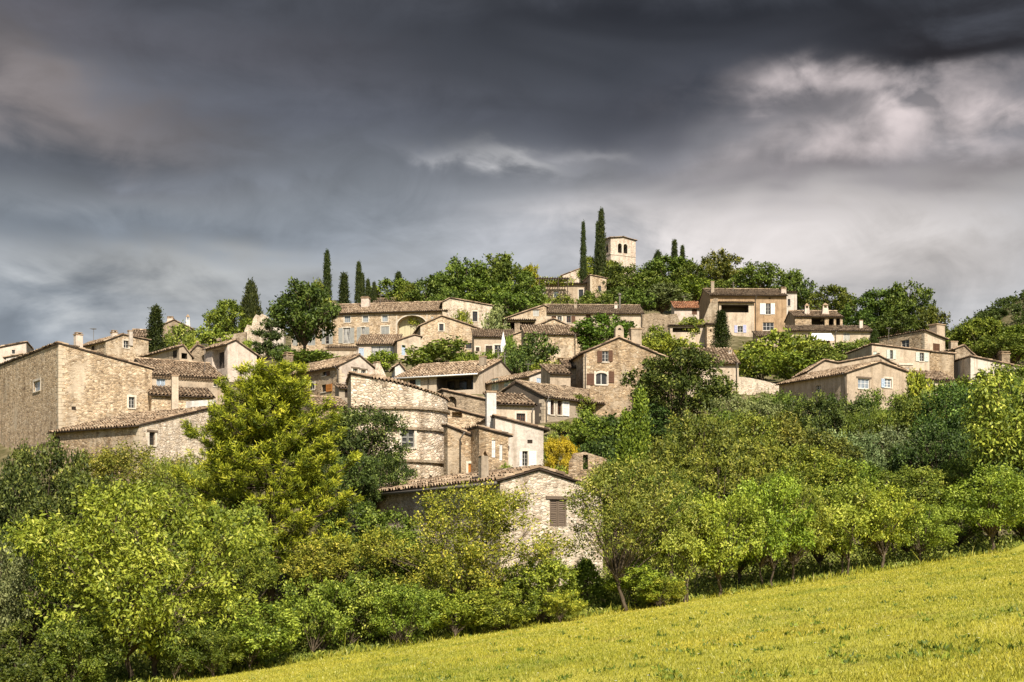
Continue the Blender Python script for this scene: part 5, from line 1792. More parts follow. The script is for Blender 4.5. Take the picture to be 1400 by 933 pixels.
# flat spreading, feathery
lb = []
rr = np.random.default_rng(51)
for i in range(22):
    a, q = rr.uniform(0, 6.28), rr.uniform(0.1, 1) ** 0.6
    lb.append((math.cos(a) * 3.4 * q, math.sin(a) * 3.0 * q, 4.1 - 1.3 * q + rr.normal(0, 0.35), 1.1, 1.0, 0.42))
PR['spreading'] = proto('spreading', 52, (0, 0, 3.4), 3.5, 3, 1.4, 17000, 0.13, 'leaf_mid', lobes=lb, r0=0.12, fork=0.5, stems=2, twigs=100, per=14, spray=0.26, droop=0.1, aspect=0.4, inner=0.4)
# hanging sprays, bright
lb = auto_lobes(np.random.default_rng(61), (0, 0, 4.6), 1.9, 1.7, 2.7, 20, (0.2, 0.34), 1.2)
PR['hanging'] = proto('hanging', 62, (0, 0, 4.6), 1.9, 1.7, 2.7, 8000, 0.20, 'leaf_bright', lobes=lb, r0=0.12, fork=0.3, stems=2, twigs=120, per=14, spray=0.34, droop=0.9, aspect=0.42, inner=0.5)

# ------------------------------------------------------------------ trees on the skyline and between the houses
DK = (0.80, 0.85, 0.85)
BR = (1.35, 1.25, 0.9)
WA = (1.25, 1.02, 0.7)
for (p, px, yt, D, wp, lab) in [
    ('cypress0', 447, 339, 224, 11.5, 'tallest and leftmost tall cypress above the long mansion'),
    ('cypress1', 470.5, 370, 228, 15, 'stout cypress second from the left above the long mansion'),
    ('cypress2', 490.5, 354, 234, 9.5, 'slender tall cypress just left of the mansion chimney'),
    ('cypress0', 495.5, 371, 240, 8, 'thin cypress half hidden right behind the slender tall one by the mansion chimney'),
    ('cypress1', 503, 379, 232, 8.5, 'short cypress directly behind the mansion chimney'),
    ('cypress2', 511.5, 383, 238, 7, 'smallest thin cypress just right of the mansion chimney'),
    ('cypress0', 544.5, 370, 246, 13, 'pointed cypress top rising out of the bright round tree behind the mansion'),
    ('cypress2', 797.5, 299, 276, 7.5, 'thin cypress standing alone left of the hilltop pair'),
    ('cypress1', 816.5, 300, 282, 6.5, 'thin cypress behind the tallest hilltop cypress'),
    ('cypress0', 822, 282, 272, 11.5, 'tallest hilltop cypress close to the left of the bell tower'),
    ('cypress1', 922, 325, 286, 10, 'taller of two pointed cypresses right of the bell tower'),
    ('cypress2', 933, 333, 288, 8, 'shorter of two pointed cypresses right of the bell tower'),
    ('cypress1', 213, 415, 161, 21, 'dark cypress between the houses on the left'),
    ('cypress0', 986, 423, 184, 18, 'dark cypress against the cream loggia wing'),
]:
    plant(PR[p], px, yt, D, wp, 'cypress', lab, 'cypresses of the village', 'cypress', DK)
plant(PR['cypress_near'], 876, 526, 70, 46, 'cypress', 'ragged light green cypress with several spires below the brown-shuttered house', 'cypresses of the village', 'cypress', (3.5, 3.5, 2.0))
plant(PR['cone'], 343, 379, 210, 37, 'conifer', 'dark dense pyramid conifer above the jagged ruined wall', None, 'conifer', (0.9, 0.9, 0.9))
plant(PR['cone'], 900, 340, 278, 26, 'conifer', 'dark ragged conifer left of the two pointed cypresses', None, 'conifer', (0.8, 0.85, 0.9))
plant(PR['cedar'], 367, 436, 188, 42, 'cedar', 'small dark layered cedar in front of the bare white wall', None, 'cedar', (0.75, 0.8, 0.9))

sky_trees = [
    ('far0', 310, 411, 205, 58, 'tree', (1.25, 1.1, .7), 'round yellowish-green tree left of the dark pyramid conifer'),
    ('far1', 416, 386, 196, 80, 'tree', (0.62, .68, .62), 'big dark round tree in front of the left end of the long mansion'),
    ('far2', 428, 384, 214, 46, 'tree', (1.15, 1.1, .8), 'lighter treetop behind the big dark round tree'),
    ('far3', 538, 383, 242, 62, 'tree', (1.05, 1.1, .75), 'bright green round tree behind the mansion roof'),
    ('far0', 562, 389, 236, 40, 'tree', (1.2, 1.15, .75), 'light green low tree at the right of the bright round one behind the mansion'),
    ('far1', 598, 376, 232, 66, 'tree', (.85, .95, .75), 'dense dark green tree at the left end of the tall wood above the mansion wing'),
    ('far2', 632, 356, 236, 80, 'tree', (.95, 1.0, .8), 'tall leafy tree in the middle of the wood above the mansion wing'),
    ('far3', 681, 349, 238, 74, 'tree', (.95, .95, .75), 'tallest tree of the wood above the mansion wing'),
    ('far0', 716, 372, 228, 66, 'tree', (.85, .95, .8), 'dark tree at the right end of the wood beside the hilltop house'),
    ('far1', 660, 384, 224, 80, 'tree', (1.0, 1.05, .75), 'broad tree low in the wood directly above the mansion wing roof'),
    ('far2', 700, 400, 220, 60, 'tree', (.85, .95, .75), 'shady tree at the foot of the wood above the covered terrace'),
    ('far3', 615, 396, 222, 46, 'tree', (.9, .95, .75), 'small dark tree at the foot of the wood above the mansion wing'),
    ('far1', 725, 364, 262, 36, 'tree', (1, 1, 1), 'bright yellow treetop left of the hilltop pergola'),
    ('farbush0', 678, 418, 193, 36, 'olive_tree', (1, 1, 1), 'silvery olive tree left of the stone gable and covered terrace'),
    ('farbush1', 632, 424, 200, 26, 'shrub', (1.1, 1.1, .8), 'fig-like shrub growing against the bare stone wing'),
    ('farbush2', 735, 398, 238, 34, 'shrub', (1.1, 1.05, .85), 'shrub below the left end of the beige hilltop house'),
    ('farbush0', 769, 403, 240, 30, 'shrub', (1.15, 1.1, .9), 'loose shrub below the middle of the beige hilltop house'),
    ('far2', 812, 399, 236, 48, 'shrub', (1.15, 1.1, .9), 'light green round bush below the stubby stone tower house'),
    ('far3', 852, 362, 262, 58, 'tree', (.9, .9, .75), 'dark tree in front of the foot of the bell tower'),
    ('far0', 806, 352, 284, 30, 'tree', (1.5, 1.45, .8), 'yellow-green treetop between the two tall hilltop cypresses'),
    ('far1', 836, 356, 280, 32, 'tree', (1.5, 1.4, .8), 'yellow-green treetop right of the tallest hilltop cypress'),
    ('far2', 884, 372, 256, 64, 'tree', (1, 1, .8), 'broad tree right of the bell tower foot'),
    ('far3', 915, 352, 272, 70, 'tree', (.95, 1.0, .75), 'dense tree beneath the two pointed cypresses'),
    ('far0', 945, 362, 266, 50, 'tree', (.9, .95, .75), 'dark tree right of the two pointed cypresses'),
    ('far1', 987, 345, 268, 58, 'tree', (1.05, .9, .8), 'tall brownish-topped tree behind the ochre house'),
    ('far2', 1036, 361, 256, 72, 'tree', (.95, 1.05, .8), 'wide grey-green tree behind the ochre house roof'),
    ('far3', 1086, 372, 240, 54, 'tree', (.95, 1.0, .8), 'tree at the right behind the ochre house chimney'),
    ('far0', 905, 388, 240, 66, 'olive_tree', (.9, .9, .8), 'greyish olive-coloured tree above the long rubble garden wall'),
    ('far1', 948, 380, 246, 60, 'tree', (1.25, 1.2, .75), 'light green tree above the orange-red roof'),
    ('far2', 870, 396, 236, 50, 'tree', (.9, .95, .75), 'shady bush-like tree above the right end of the row house'),
    ('far3', 980, 384, 250, 44, 'tree', (1, 1, .75), 'small tree just left of the ochre house chimney'),
    ('far1', 845, 392, 242, 40, 'tree', (.85, .9, .75), 'dark shrub-like tree behind the metal flue'),
    ('far0', 1137, 392, 232, 64, 'tree', (.9, .88, .65), 'round dark olive tree behind the roof pavilion'),
    ('far1', 1200, 397, 226, 74, 'tree', (.72, .88, .8), 'big blue-green tree behind the white awning house'),
    ('far2', 1238, 388, 222, 66, 'tree', (.7, .72, .55), 'tall dark purplish-topped tree on the right ridge'),
    ('far3', 1270, 420, 214, 46, 'tree', (.9, .8, .55), 'low brownish tree at the right end of the ridge trees'),
    ('far0', 1180, 425, 212, 50, 'tree', (.6, .75, .7), 'shady tree low behind the right end of the white awning house'),
    ('far2', 1222, 428, 208, 56, 'tree', (.6, .7, .6), 'shady tree low behind the white-framed window house'),
    ('cone', 1196, 449, 190, 18, 'conifer', (.9, 1, .9), 'tiny dark conifer at the right corner of the white awning house'),
    ('far1', 1318, 446, 232, 50, 'tree', (.95, 1.05, .8), 'tree behind the small stone house at the right end of the village'),
    ('far3', 1342, 436, 226, 60, 'tree', (1.35, 1.3, .8), 'bright green tree above the far right chimney'),
    ('far0', 1385, 446, 222, 72, 'tree', (1.3, 1.25, .8), 'bright green tree at the right edge of the photo below the distant hill'),
    ('far2', 1362, 458, 210, 60, 'tree', (1.0, .95, .7), 'olive-green tree between two bright trees at the far right'),
    # among the houses
    ('farbush0', 285, 447, 176, 60, 'shrub', (1.1, 1.1, .85), 'low green shrubs spilling over the rubble retaining wall'),
    ('farbush1', 246, 444, 172, 44, 'shrub', (.95, 1.0, .9), 'grey-green shrub right of the dark cypress on the left'),
    ('farbush2', 262, 459, 160, 30, 'shrub', (1.15, 1.15, .85), 'light shrub behind the narrow rough stone house'),
    ('farbush0', 338, 464, 178, 22, 'shrub', (1.2, 1.2, .9), 'small shrub at the foot of the jagged ruined wall'),
    ('farbush1', 424, 480, 166, 74, 'shrub', (.8, .95, .75), 'low hedge in front of the big dark round tree'),
    ('farbush2', 390, 474, 172, 40, 'shrub', (.6, .7, .6), 'dark shrub between the layered cedar and the hedge'),
    ('farbush1', 523, 480, 160, 42, 'shrub', (.95, 1.05, .75), 'climbing vine bush below the wide curtained window'),
    ('farbush0', 607, 464, 152, 102, 'shrub', (.75, .85, .65), 'big dense round bush above the long white gutter'),
    ('farbush2', 640, 482, 149, 44, 'shrub', (.85, .95, .7), 'smaller bush at the right side of the big dense round bush'),
    ('farbush2', 727, 457, 150, 64, 'shrub', (.55, .65, .55), 'dark small tree on the terrace by the tiled pent roof'),
    ('farbush0', 708, 478, 146, 38, 'shrub', (.6, .75, .6), 'dark bush left of the dark terrace tree'),
    ('farbush1', 697, 458, 158, 16, 'shrub', (.8, 1.0, .75), 'ivy-like bush right of the closed white parasol'),
    ('farbush1', 672, 480, 152, 40, 'shrub', (1.0, 1.05, .8), 'low bush under the closed white parasol'),
    ('farbush0', 750, 494, 140, 46, 'shrub', (1.15, 1.1, .85), 'low green shrub row above the small beige lean-to'),
    ('far0', 826, 431, 166, 88, 'tree', (.88, 1.0, .7), 'round green tree filling the gap above the three-chimney gable'),
    ('farbush2', 896, 446, 178, 40, 'shrub', (.9, .95, .7), 'bush against the long rubble garden wall'),
    ('farbush0', 884, 462, 160, 52, 'shrub', (1.2, 1.2, .85), 'pale green bush right of the three chimneys'),
    ('farbush1', 921, 461, 158, 64, 'shrub', (1.25, 1.25, .85), 'pale green bush below the low annexe with the frieze'),
    ('farbush2', 948, 470, 156, 48, 'shrub', (1.1, 1.15, .8), 'pale green bush in front of the square stone pillar'),
    ('farbush0', 946, 434, 193, 46, 'shrub', (1.0, 1.05, .85), 'shrub on the wall below the orange-red roof'),
    ('farbush1', 1008, 478, 158, 26, 'shrub', (1.4, 1.3, .8), 'yellowish bush right of the cypress by the loggia wing'),
    ('farbush2', 1060, 452, 156, 78, 'shrub', (1.05, 1.05, .75), 'leafy bush in front of the small tiled shed'),
    ('farbush0', 1098, 458, 160, 56, 'shrub', (1.1, 1.1, .8), 'leafy bush below the left end of the white awning house'),
    ('farbush1', 1034, 478, 150, 66, 'shrub', (.95, .95, .7), 'bush above the low pale garden wall'),
    ('farbush2', 1082, 480, 146, 80, 'shrub', (.85, .9, .65), 'dense bush left of the blank beige wall'),
    ('farbush0', 1120, 470, 158, 56, 'shrub', (.8, .9, .7), 'bush under the white awning'),
    ('farbush1', 1152, 468, 168, 52, 'shrub', (.85, .95, .75), 'bush under the grey shutters of the white awning house'),
    ('farbush2', 1180, 462, 176, 34, 'shrub', (.9, 1.0, .8), 'bush at the right corner of the white awning house'),
    ('farbush0', 1252, 507, 117, 42, 'shrub', (1.6, 1.55, .85), 'bright yellow-green small tree at the corner of the broad low gable house'),
    ('farbush1', 1290, 522, 118, 60, 'shrub', (.8, .9, .75), 'bush in front of the low tiled shed on the right'),
    ('farbush2', 1340, 506, 128, 60, 'shrub', (.8, .9, .75), 'dark bush below the far right cream house'),
    ('farbush0', 1385, 500, 140, 50, 'shrub', (.8, .9, .7), 'dark bush under the sloping roof at the far right'),
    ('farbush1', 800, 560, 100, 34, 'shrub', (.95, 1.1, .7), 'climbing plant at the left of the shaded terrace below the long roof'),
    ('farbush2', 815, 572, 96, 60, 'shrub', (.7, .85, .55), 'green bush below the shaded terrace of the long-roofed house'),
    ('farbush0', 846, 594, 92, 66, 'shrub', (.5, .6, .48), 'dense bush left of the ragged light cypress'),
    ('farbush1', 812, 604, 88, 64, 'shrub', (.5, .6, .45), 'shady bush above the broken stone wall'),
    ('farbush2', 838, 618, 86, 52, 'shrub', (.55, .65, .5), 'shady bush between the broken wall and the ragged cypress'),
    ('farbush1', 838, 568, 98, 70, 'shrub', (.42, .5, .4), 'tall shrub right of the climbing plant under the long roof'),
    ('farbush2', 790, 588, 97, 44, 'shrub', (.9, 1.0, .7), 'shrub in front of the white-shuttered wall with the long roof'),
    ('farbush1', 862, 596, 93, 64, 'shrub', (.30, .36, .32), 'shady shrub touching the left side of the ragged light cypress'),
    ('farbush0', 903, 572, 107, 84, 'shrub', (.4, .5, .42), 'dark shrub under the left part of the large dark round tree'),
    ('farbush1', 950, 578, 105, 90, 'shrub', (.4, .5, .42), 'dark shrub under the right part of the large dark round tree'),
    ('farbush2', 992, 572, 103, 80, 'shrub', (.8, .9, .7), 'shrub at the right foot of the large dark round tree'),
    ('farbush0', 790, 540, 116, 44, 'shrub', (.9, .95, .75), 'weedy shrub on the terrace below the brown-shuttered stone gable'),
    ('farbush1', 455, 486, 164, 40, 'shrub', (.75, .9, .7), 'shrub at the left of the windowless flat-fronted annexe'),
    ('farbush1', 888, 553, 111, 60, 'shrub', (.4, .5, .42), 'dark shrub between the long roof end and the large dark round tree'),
    ('farbush2', 768, 576, 105, 40, 'shrub', (1.1, 1.12, 1.0), 'silvery shrub at the foot of the white-shuttered wall'),
    ('farbush0', 430, 548, 122, 60, 'shrub', (.8, .92, .7), 'shrub above the low stone outbuilding beside the pine'),
    ('farbush1', 470, 566, 110, 60, 'shrub', (.75, .88, .65), 'shrub below the low stone outbuilding left of the round tower'),
    ('farbush0', 755, 590, 90, 26, 'shrub', (1.15, 1.15, 1.1), 'small silvery shrub behind the yellow bush'),
    ('farbush1', 692, 634, 82, 22, 'shrub', (1.0, 1.1, .8), 'small green bush left of the white limewashed house'),
    ('farbush2', 766, 638, 76, 40, 'shrub', (1.3, 1.35, .85), 'grassy green bush on the bank under the yellow bush'),
]
for (p, px, yt, D, wp, nm, ti, lab) in sky_trees:
    lf = {'olive_tree': 'leaf_olive'}.get(nm)
    if 'bright yellow treetop' in lab:
        lf = 'leaf_yellow'
    if p == 'cone':
        lf = None
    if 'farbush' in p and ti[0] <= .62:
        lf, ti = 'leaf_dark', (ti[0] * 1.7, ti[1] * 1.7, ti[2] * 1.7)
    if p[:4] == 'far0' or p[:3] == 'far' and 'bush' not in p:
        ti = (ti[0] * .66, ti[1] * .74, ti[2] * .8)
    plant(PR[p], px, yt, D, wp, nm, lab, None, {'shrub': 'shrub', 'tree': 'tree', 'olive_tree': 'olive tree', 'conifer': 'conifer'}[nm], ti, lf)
plant(PR['bush1'], 767, 598, 85, 48, 'yellow_bush', 'golden yellow rounded bush beside the white limewashed house', None, 'shrub', (1, 1, 1), 'leaf_yellow')
plant(PR['plane'], 930, 481, 112, 136, 'tree', 'large dark round many-stemmed tree in the middle right of the village', None, 'tree', (1.05, 1.15, .85))

# ------------------------------------------------------------------ left foreground
plant(PR['pine'], 368, 486, 62, 238, 'pine_tree', 'tall bright green pine rising in front of the left part of the village', None, 'pine tree', (1.1, 1.05, .8), rot=0.6)
plant(PR['cherry'], 192, 662, 46, 300, 'tree', 'bright yellow-green airy tree in the bottom left corner', None, 'tree', (.95, .92, .82), rot=0.3)
plant(PR['broad0'], 497, 556, 76, 122, 'tree', 'dark dense tree between the pine and the round tower', None, 'tree', (0.95, 1, .9), 'leaf_dark')
plant(PR['broad1'], 520, 620, 72, 90, 'tree', 'dark tree half hidden right below the dense one by the round tower', None, 'tree', (0.85, .95, .85), 'leaf_dark')
plant(PR['broad2'], 462, 622, 70, 100, 'tree', 'dark tree low between the pine and the dense dark one', None, 'tree', (.8, .92, .8), 'leaf_dark')
plant(PR['bush0'], 505, 690, 62, 110, 'shrub', 'dark bush at the left corner of the nearest stone house', None, 'shrub', (.6, .72, .55))
plant(PR['broad3'], 548, 722, 56, 120, 'tree', 'shady green tree in front of the left end of the nearest stone house', None, 'tree', (.85, .95, .75))
plant(PR['bush2'], 418, 558, 117, 60, 'shrub', 'green shrub against the rubble retaining wall beside the pine', None, 'shrub', (.75, .88, .65))
plant(PR['spreading'], 195, 612, 80, 230, 'tree', 'brownish-green spreading tree in front of the lean-to house', None, 'tree', (1.05, .95, .8))
plant(PR['spreading'], 262, 624, 74, 150, 'tree', 'feathery spreading tree between the lean-to house and the pine', None, 'tree', (1.05, 1.0, .8), rot=2)
plant(PR['broad2'], 62, 606, 64, 120, 'tree', 'dark green upright tree against the foot of the huge rubble house', None, 'tree', (.95, .95, .8), 'leaf_dark')
plant(PR['broad3'], -5, 640, 56, 150, 'tree', 'dark shady tree cut off by the left edge of the photo', None, 'tree', (.75, .85, .75), 'leaf_dark')
plant(PR['broad0'], 110, 640, 58, 130, 'tree', 'dark olive tree behind the bright yellow-green one at bottom left', None, 'tree', (1.1, 1.05, .8), 'leaf_dark')
plant(PR['broad1'], 30, 720, 50, 130, 'tree', 'shady dark tree at the left edge below the cut-off one', None, 'tree', (.8, .9, .8), 'leaf_dark')
plant(PR['hanging'], 8, 740, 47, 70, 'tree', 'silvery grey-green willow-like shrub at the left edge', None, 'tree', (.9, .9, .9), 'leaf_olive')
plant(PR['broad2'], 300, 690, 56, 130, 'tree', 'olive-green tree behind the right side of the bright bottom-left tree', None, 'tree', (1.0, 1.0, .75))
plant(PR['broad3'], 180, 660, 64, 150, 'tree', 'mid green tree filling in below the spreading trees', None, 'tree', (.9, .9, .75))
plant(PR['broad0'], 450, 738, 57, 116, 'tree', 'yellowish-green tree at the foot of the pine on its right', None, 'tree', (1.35, 1.25, .9))
plant(PR['broad1'], 330, 742, 53, 110, 'tree', 'shady green tree at the foot of the pine on its left', None, 'tree', (.9, .95, .7))
plant(PR['loose'], 634, 662, 53.5, 268, 'tree', 'broad loose shrub-like tree covering the front of the nearest stone house', None, 'tree', (1.3, 1.15, .8), rot=0.2)
hedge = [
    ('bush0', 25, 852, 42.5, 110, (.42, .5, .45), 'dark bush in the bottom left corner of the photo'),
    ('bush1', 110, 846, 43.5, 110, (.55, .65, .5), 'dark green bush left of the bottom-left tree trunk'),
    ('bush2', 250, 850, 45, 90, (.5, .6, .45), 'shady bush right of the bottom-left tree trunk'),
    ('bush0', 345, 826, 46, 124, (1.05, 1.1, .75), 'round twiggy bush at the meadow edge below the pine'),
    ('bush1', 300, 860, 44.5, 70, (.6, .7, .5), 'small bush at the meadow edge right of the bottom-left tree'),
    ('bush2', 428, 790, 48.5, 104, (.95, 1.05, .75), 'leafy hedge bush right of the round twiggy one'),
    ('bush0', 498, 784, 50, 110, (.95, 1.05, .75), 'leafy hedge bush below the dark dense tree'),
    ('bush1', 556, 800, 49, 96, (1.0, 1.05, .75), 'leafy hedge bush at the left foot of the loose shrub-like tree'),
    ('bush2', 616, 806, 50, 100, (1.05, 1.1, .75), 'hedge bush under the middle of the loose shrub-like tree'),
    ('bush0', 676, 806, 50.5, 96, (.95, 1.0, .7), 'hedge bush under the right side of the loose shrub-like tree'),
    ('bush1', 736, 762, 52, 104, (1.1, 1.1, .75), 'pale hedge bush under the closed grey shutters'),
    ('bush2', 770, 808, 51, 56, (1.5, 1.45, .85), 'bright yellow-green low bush beside the dark hedge cone'),
    ('bush0', 880, 770, 54, 90, (1.1, 1.1, .7), 'bright low bush behind the forked trunk'),
    ('bush1', 905, 790, 53.2, 60, (1.3, 1.3, .8), 'small bright bush between the forked trunk and the orchard'),
]
for (p, px, yt, D, wp, ti, lab) in hedge:
    plant(PR[p], px, yt, D, wp, 'hedge_bush', lab, None, 'shrub', ti)
plant(PR['hedgecone'], 800, 760, 56, 74, 'conifer', 'dark green conical hedge bush left of the forked trunk', None, 'conifer', (2.2, 2.3, 1.4))
plant(PR['forked'], 858, 626, 53.5, 160, 'tree', 'tall airy tree with a thick forked trunk at the meadow edge', None, 'tree', (1.05, 1.08, 1.0), rot=0)

# ------------------------------------------------------------------ orchard along the meadow edge
for k, (px, yt, D, wp, lab) in enumerate([
    (932, 690, 54.6, 104, 'leftmost small orchard tree, right of the forked trunk'),
    (985, 676, 55.6, 120, 'orchard tree with large light leaves hanging nearly to the grass'),
    (1050, 652, 57.2, 124, 'orchard tree with a pale crooked trunk, third from the left'),
    (1086, 664, 58.2, 104, 'orchard tree with a short trunk just right of the pale crooked one'),
    (1148, 656, 59.4, 122, 'orchard tree with a trunk forking low, in the middle of the row'),
    (1206, 664, 60.6, 110, 'orchard tree leaning left, right of the middle of the row'),
    (1266, 690, 62.2, 94, 'smaller dull orchard tree, second from the right'),
    (1356, 638, 64, 132, 'rightmost and largest orchard tree beside the meadow'),
]):
    plant(PR['orchard%d' % (k % 4)], px, yt, D, wp * .9, 'orchard_tree', lab, 'orchard trees along the meadow edge', 'orchard tree', [(1, 1, 1), (1.0, 1.05, .9), (.92, .95, .9), (.86, .92, .9)][k % 4])

# ------------------------------------------------------------------ wooded slope on the right
slope = [
    ('broad0', 952, 566, 66, 112, (1.05, 1.0, .85), 'leaf_mid', 'tall cherry-leaved tree rising behind the forked one'),
    ('broad1', 918, 640, 62, 84, (1.1, 1.05, .9), 'leaf_mid', 'green tree directly right of the forked tree crown'),
    ('broad2', 985, 620, 64, 120, (1.1, 1.0, .85), 'leaf_mid', 'tree behind the orchard tree with hanging light leaves'),
    ('broad3', 1040, 600, 70, 120, (1.25, 1.05, .85), 'leaf_mid', 'yellowish tree above the pale crooked orchard trunk'),
    ('broad0', 1100, 612, 70, 120, (1.2, 1.05, .85), 'leaf_mid', 'olive tree-top above the middle of the orchard row'),
    ('broad1', 1160, 628, 70, 120, (1.05, 1.0, .8), 'leaf_mid', 'tree above the low-forking orchard trunk'),
    ('broad2', 1222, 640, 70, 116, (1.0, 1.0, .8), 'leaf_mid', 'tree above the left-leaning orchard tree'),
    ('broad3', 1284, 640, 72, 116, (1.05, 1.0, .8), 'leaf_mid', 'tree above the smaller dull orchard tree'),
    ('broad0', 1340, 620, 74, 110, (.9, .95, .8), 'leaf_mid', 'tree behind the rightmost orchard tree'),
    ('broad1', 1400, 600, 70, 130, (.85, .9, .8), 'leaf_dark', 'dark tree at the right edge behind the rightmost orchard tree'),
    ('broad2', 1000, 566, 82, 120, (1.2, 1.05, .85), 'leaf_mid', 'light brownish-green tree right of the large dark round tree'),
    ('broad3', 1062, 566, 84, 120, (1.15, 1.0, .85), 'leaf_mid', 'yellowish tree in the upper middle of the right slope'),
    ('broad0', 1115, 590, 82, 110, (1.05, .95, .8), 'leaf_mid', 'brown-tinged tree in the middle of the right slope'),
    ('broad1', 1165, 590, 84, 110, (1, 1, 1), 'leaf_olive', 'greyish tree on the middle of the right slope, left of the other greyish one'),
    ('broad2', 1232, 584, 86, 136, (1, 1, 1), 'leaf_olive', 'wide greyish round tree below the broad low gable house'),
    ('broad3', 1320, 528, 90, 130, (1.0, 1.2, .85), 'leaf_dark', 'dark feathery tree left of the hanging bright sprays'),
    ('broad0', 1280, 580, 82, 100, (.9, 1.05, .8), 'leaf_dark', 'dark tree below the dark feathery one'),
    ('broad1', 1362, 568, 84, 110, (.8, .9, .8), 'leaf_dark', 'very dark tree under the hanging bright sprays'),
    ('broad2', 1020, 540, 96, 100, (1.05, 1.0, .9), 'leaf_olive', 'silvery tree right of the foot of the large dark round tree'),
    ('broad3', 975, 562, 92, 90, (.9, .95, .75), 'leaf_mid', 'dark green tree below the large dark round tree'),
    ('broad0', 1060, 536, 102, 90, (1.0, 1.1, .9), 'leaf_mid', 'light green small tree below the low pale garden wall'),
    ('broad1', 1102, 540, 100, 90, (1.2, 1.15, .9), 'leaf_dark', 'dark bushy tree below the left corner of the broad low gable house'),
    ('broad2', 1150, 540, 100, 100, (1.1, 1.05, .9), 'leaf_dark', 'dark round tree directly below the broad low gable house'),
    ('broad3', 1200, 536, 102, 90, (.95, .95, .75), 'leaf_mid', 'green tree below the windows of the broad low gable house'),
    ('broad0', 1246, 540, 100, 90, (.9, .9, .7), 'leaf_mid', 'olive-green tree right below the corner of the broad low gable house'),
    ('broad1', 1285, 534, 104, 90, (.85, .9, .7), 'leaf_mid', 'dark olive tree below the windowless brown house'),
    ('broad2', 1345, 520, 106, 90, (.8, .9, .7), 'leaf_mid', 'dark tree below the far right cream house'),
    ('broad3', 1398, 516, 104, 90, (.8, .9, .7), 'leaf_mid', 'dark tree at the right edge just under the houses'),
    ('broad0', 930, 592, 76, 60, (.9, .95, .75), 'leaf_mid', 'dark green tree at the right foot of the ragged light cypress'),
    ('broad1', 850, 640, 68, 90, (.9, .95, .75), 'leaf_mid', 'shady tree below the ragged light cypress'),
    ('broad2', 1185, 560, 94, 70, (.9, .95, .7), 'leaf_mid', 'small dark tree in the fold below the broad low gable house'),
    ('broad3', 1060, 640, 64, 90, (1.05, 1.0, .8), 'leaf_mid', 'tree low behind the third orchard tree'),
    ('broad0', 1310, 690, 68, 80, (.75, .85, .65), 'leaf_mid', 'shady bush behind the gap left of the rightmost orchard tree'),
    ('broad1', 1240, 690, 66, 90, (.7, .8, .6), 'leaf_mid', 'shady bush behind the smaller dull orchard tree'),
    ('broad2', 1120, 690, 63, 90, (.7, .8, .6), 'leaf_mid', 'shady bush behind the middle of the orchard row'),
    ('broad3', 1010, 700, 60, 90, (.75, .85, .6), 'leaf_mid', 'shady bush behind the second and third orchard trees'),
    ('broad1', 1400, 680, 68, 90, (.7, .8, .6), 'leaf_mid', 'shady bush at the right edge beside the rightmost orchard tree'),
]
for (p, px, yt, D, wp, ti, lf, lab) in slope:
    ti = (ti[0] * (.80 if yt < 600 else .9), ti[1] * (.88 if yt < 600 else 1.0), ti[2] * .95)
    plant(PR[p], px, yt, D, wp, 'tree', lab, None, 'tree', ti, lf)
plant(PR['hanging'], 1376, 500, 70, 112, 'tree', 'bright tree with hanging yellow-green sprays at the right edge', None, 'tree', (1.35, 1.42, 1.1), 'leaf_mid')

# trees going on past both edges of the photo
rng = np.random.default_rng(91)
for side, x0, x1 in (('left', -430, -70), ('right', 1475, 1800)):
    for k in range(15):
        px = rng.uniform(x0, x1)
        D = [52, 60, 70, 84, 100][k % 5] * rng.uniform(.95, 1.05) + (14 if side == 'right' else 0)
        X = (px - 700) / F * D
        yt = HZ - (gz(X, D) + rng.uniform(5.0, 7.5)) / D * F
        plant(PR['broad%d' % (k % 4)], px, yt, D, rng.uniform(5.2, 7.0) / D * F, 'tree', 'green tree continuing the wood past the %s edge of the photo' % side, 'trees past the %s edge of the photo' % side, 'tree', (.8, .9, .75))

# ------------------------------------------------------------------ things counted as one mass: hill forest, undergrowth, grass
rng = np.random.default_rng(5)
lob = []
while len(lob) < 2300:
    x, y = rng.uniform(120, 560), rng.uniform(470, 700)
    zz = float(far_hill(x, y))
    if zz > 25 and y < 690:
        r = rng.uniform(2.2, 4.2)
        lob.append((x, y, zz + r * 0.4, r, r, r * 0.85))
lob = np.array(lob)
Vs, Fs, Rs, off = [], [], [], 0
for l in lob:
    V, Fq, rr_ = foliage(rng, [tuple(l)], 200, 0.9, per=6, spray=0.6, droop=0.1, aspect=0.7, inner=0.0)
    Vs.append(V)
    Fs.append(Fq + off)
    Rs.append(np.clip(rr_ * 0.7 + rng.uniform(0, .3), 0, 1))
    off += len(V)
fo = link('forest', np_mesh('forest', np.concatenate(Vs), np.concatenate(Fs), np.concatenate(Rs), M['leaf_mid']))
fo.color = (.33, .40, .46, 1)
tag(fo, 'dense forest covering the distant hill on the right', 'forest', kind='stuff')

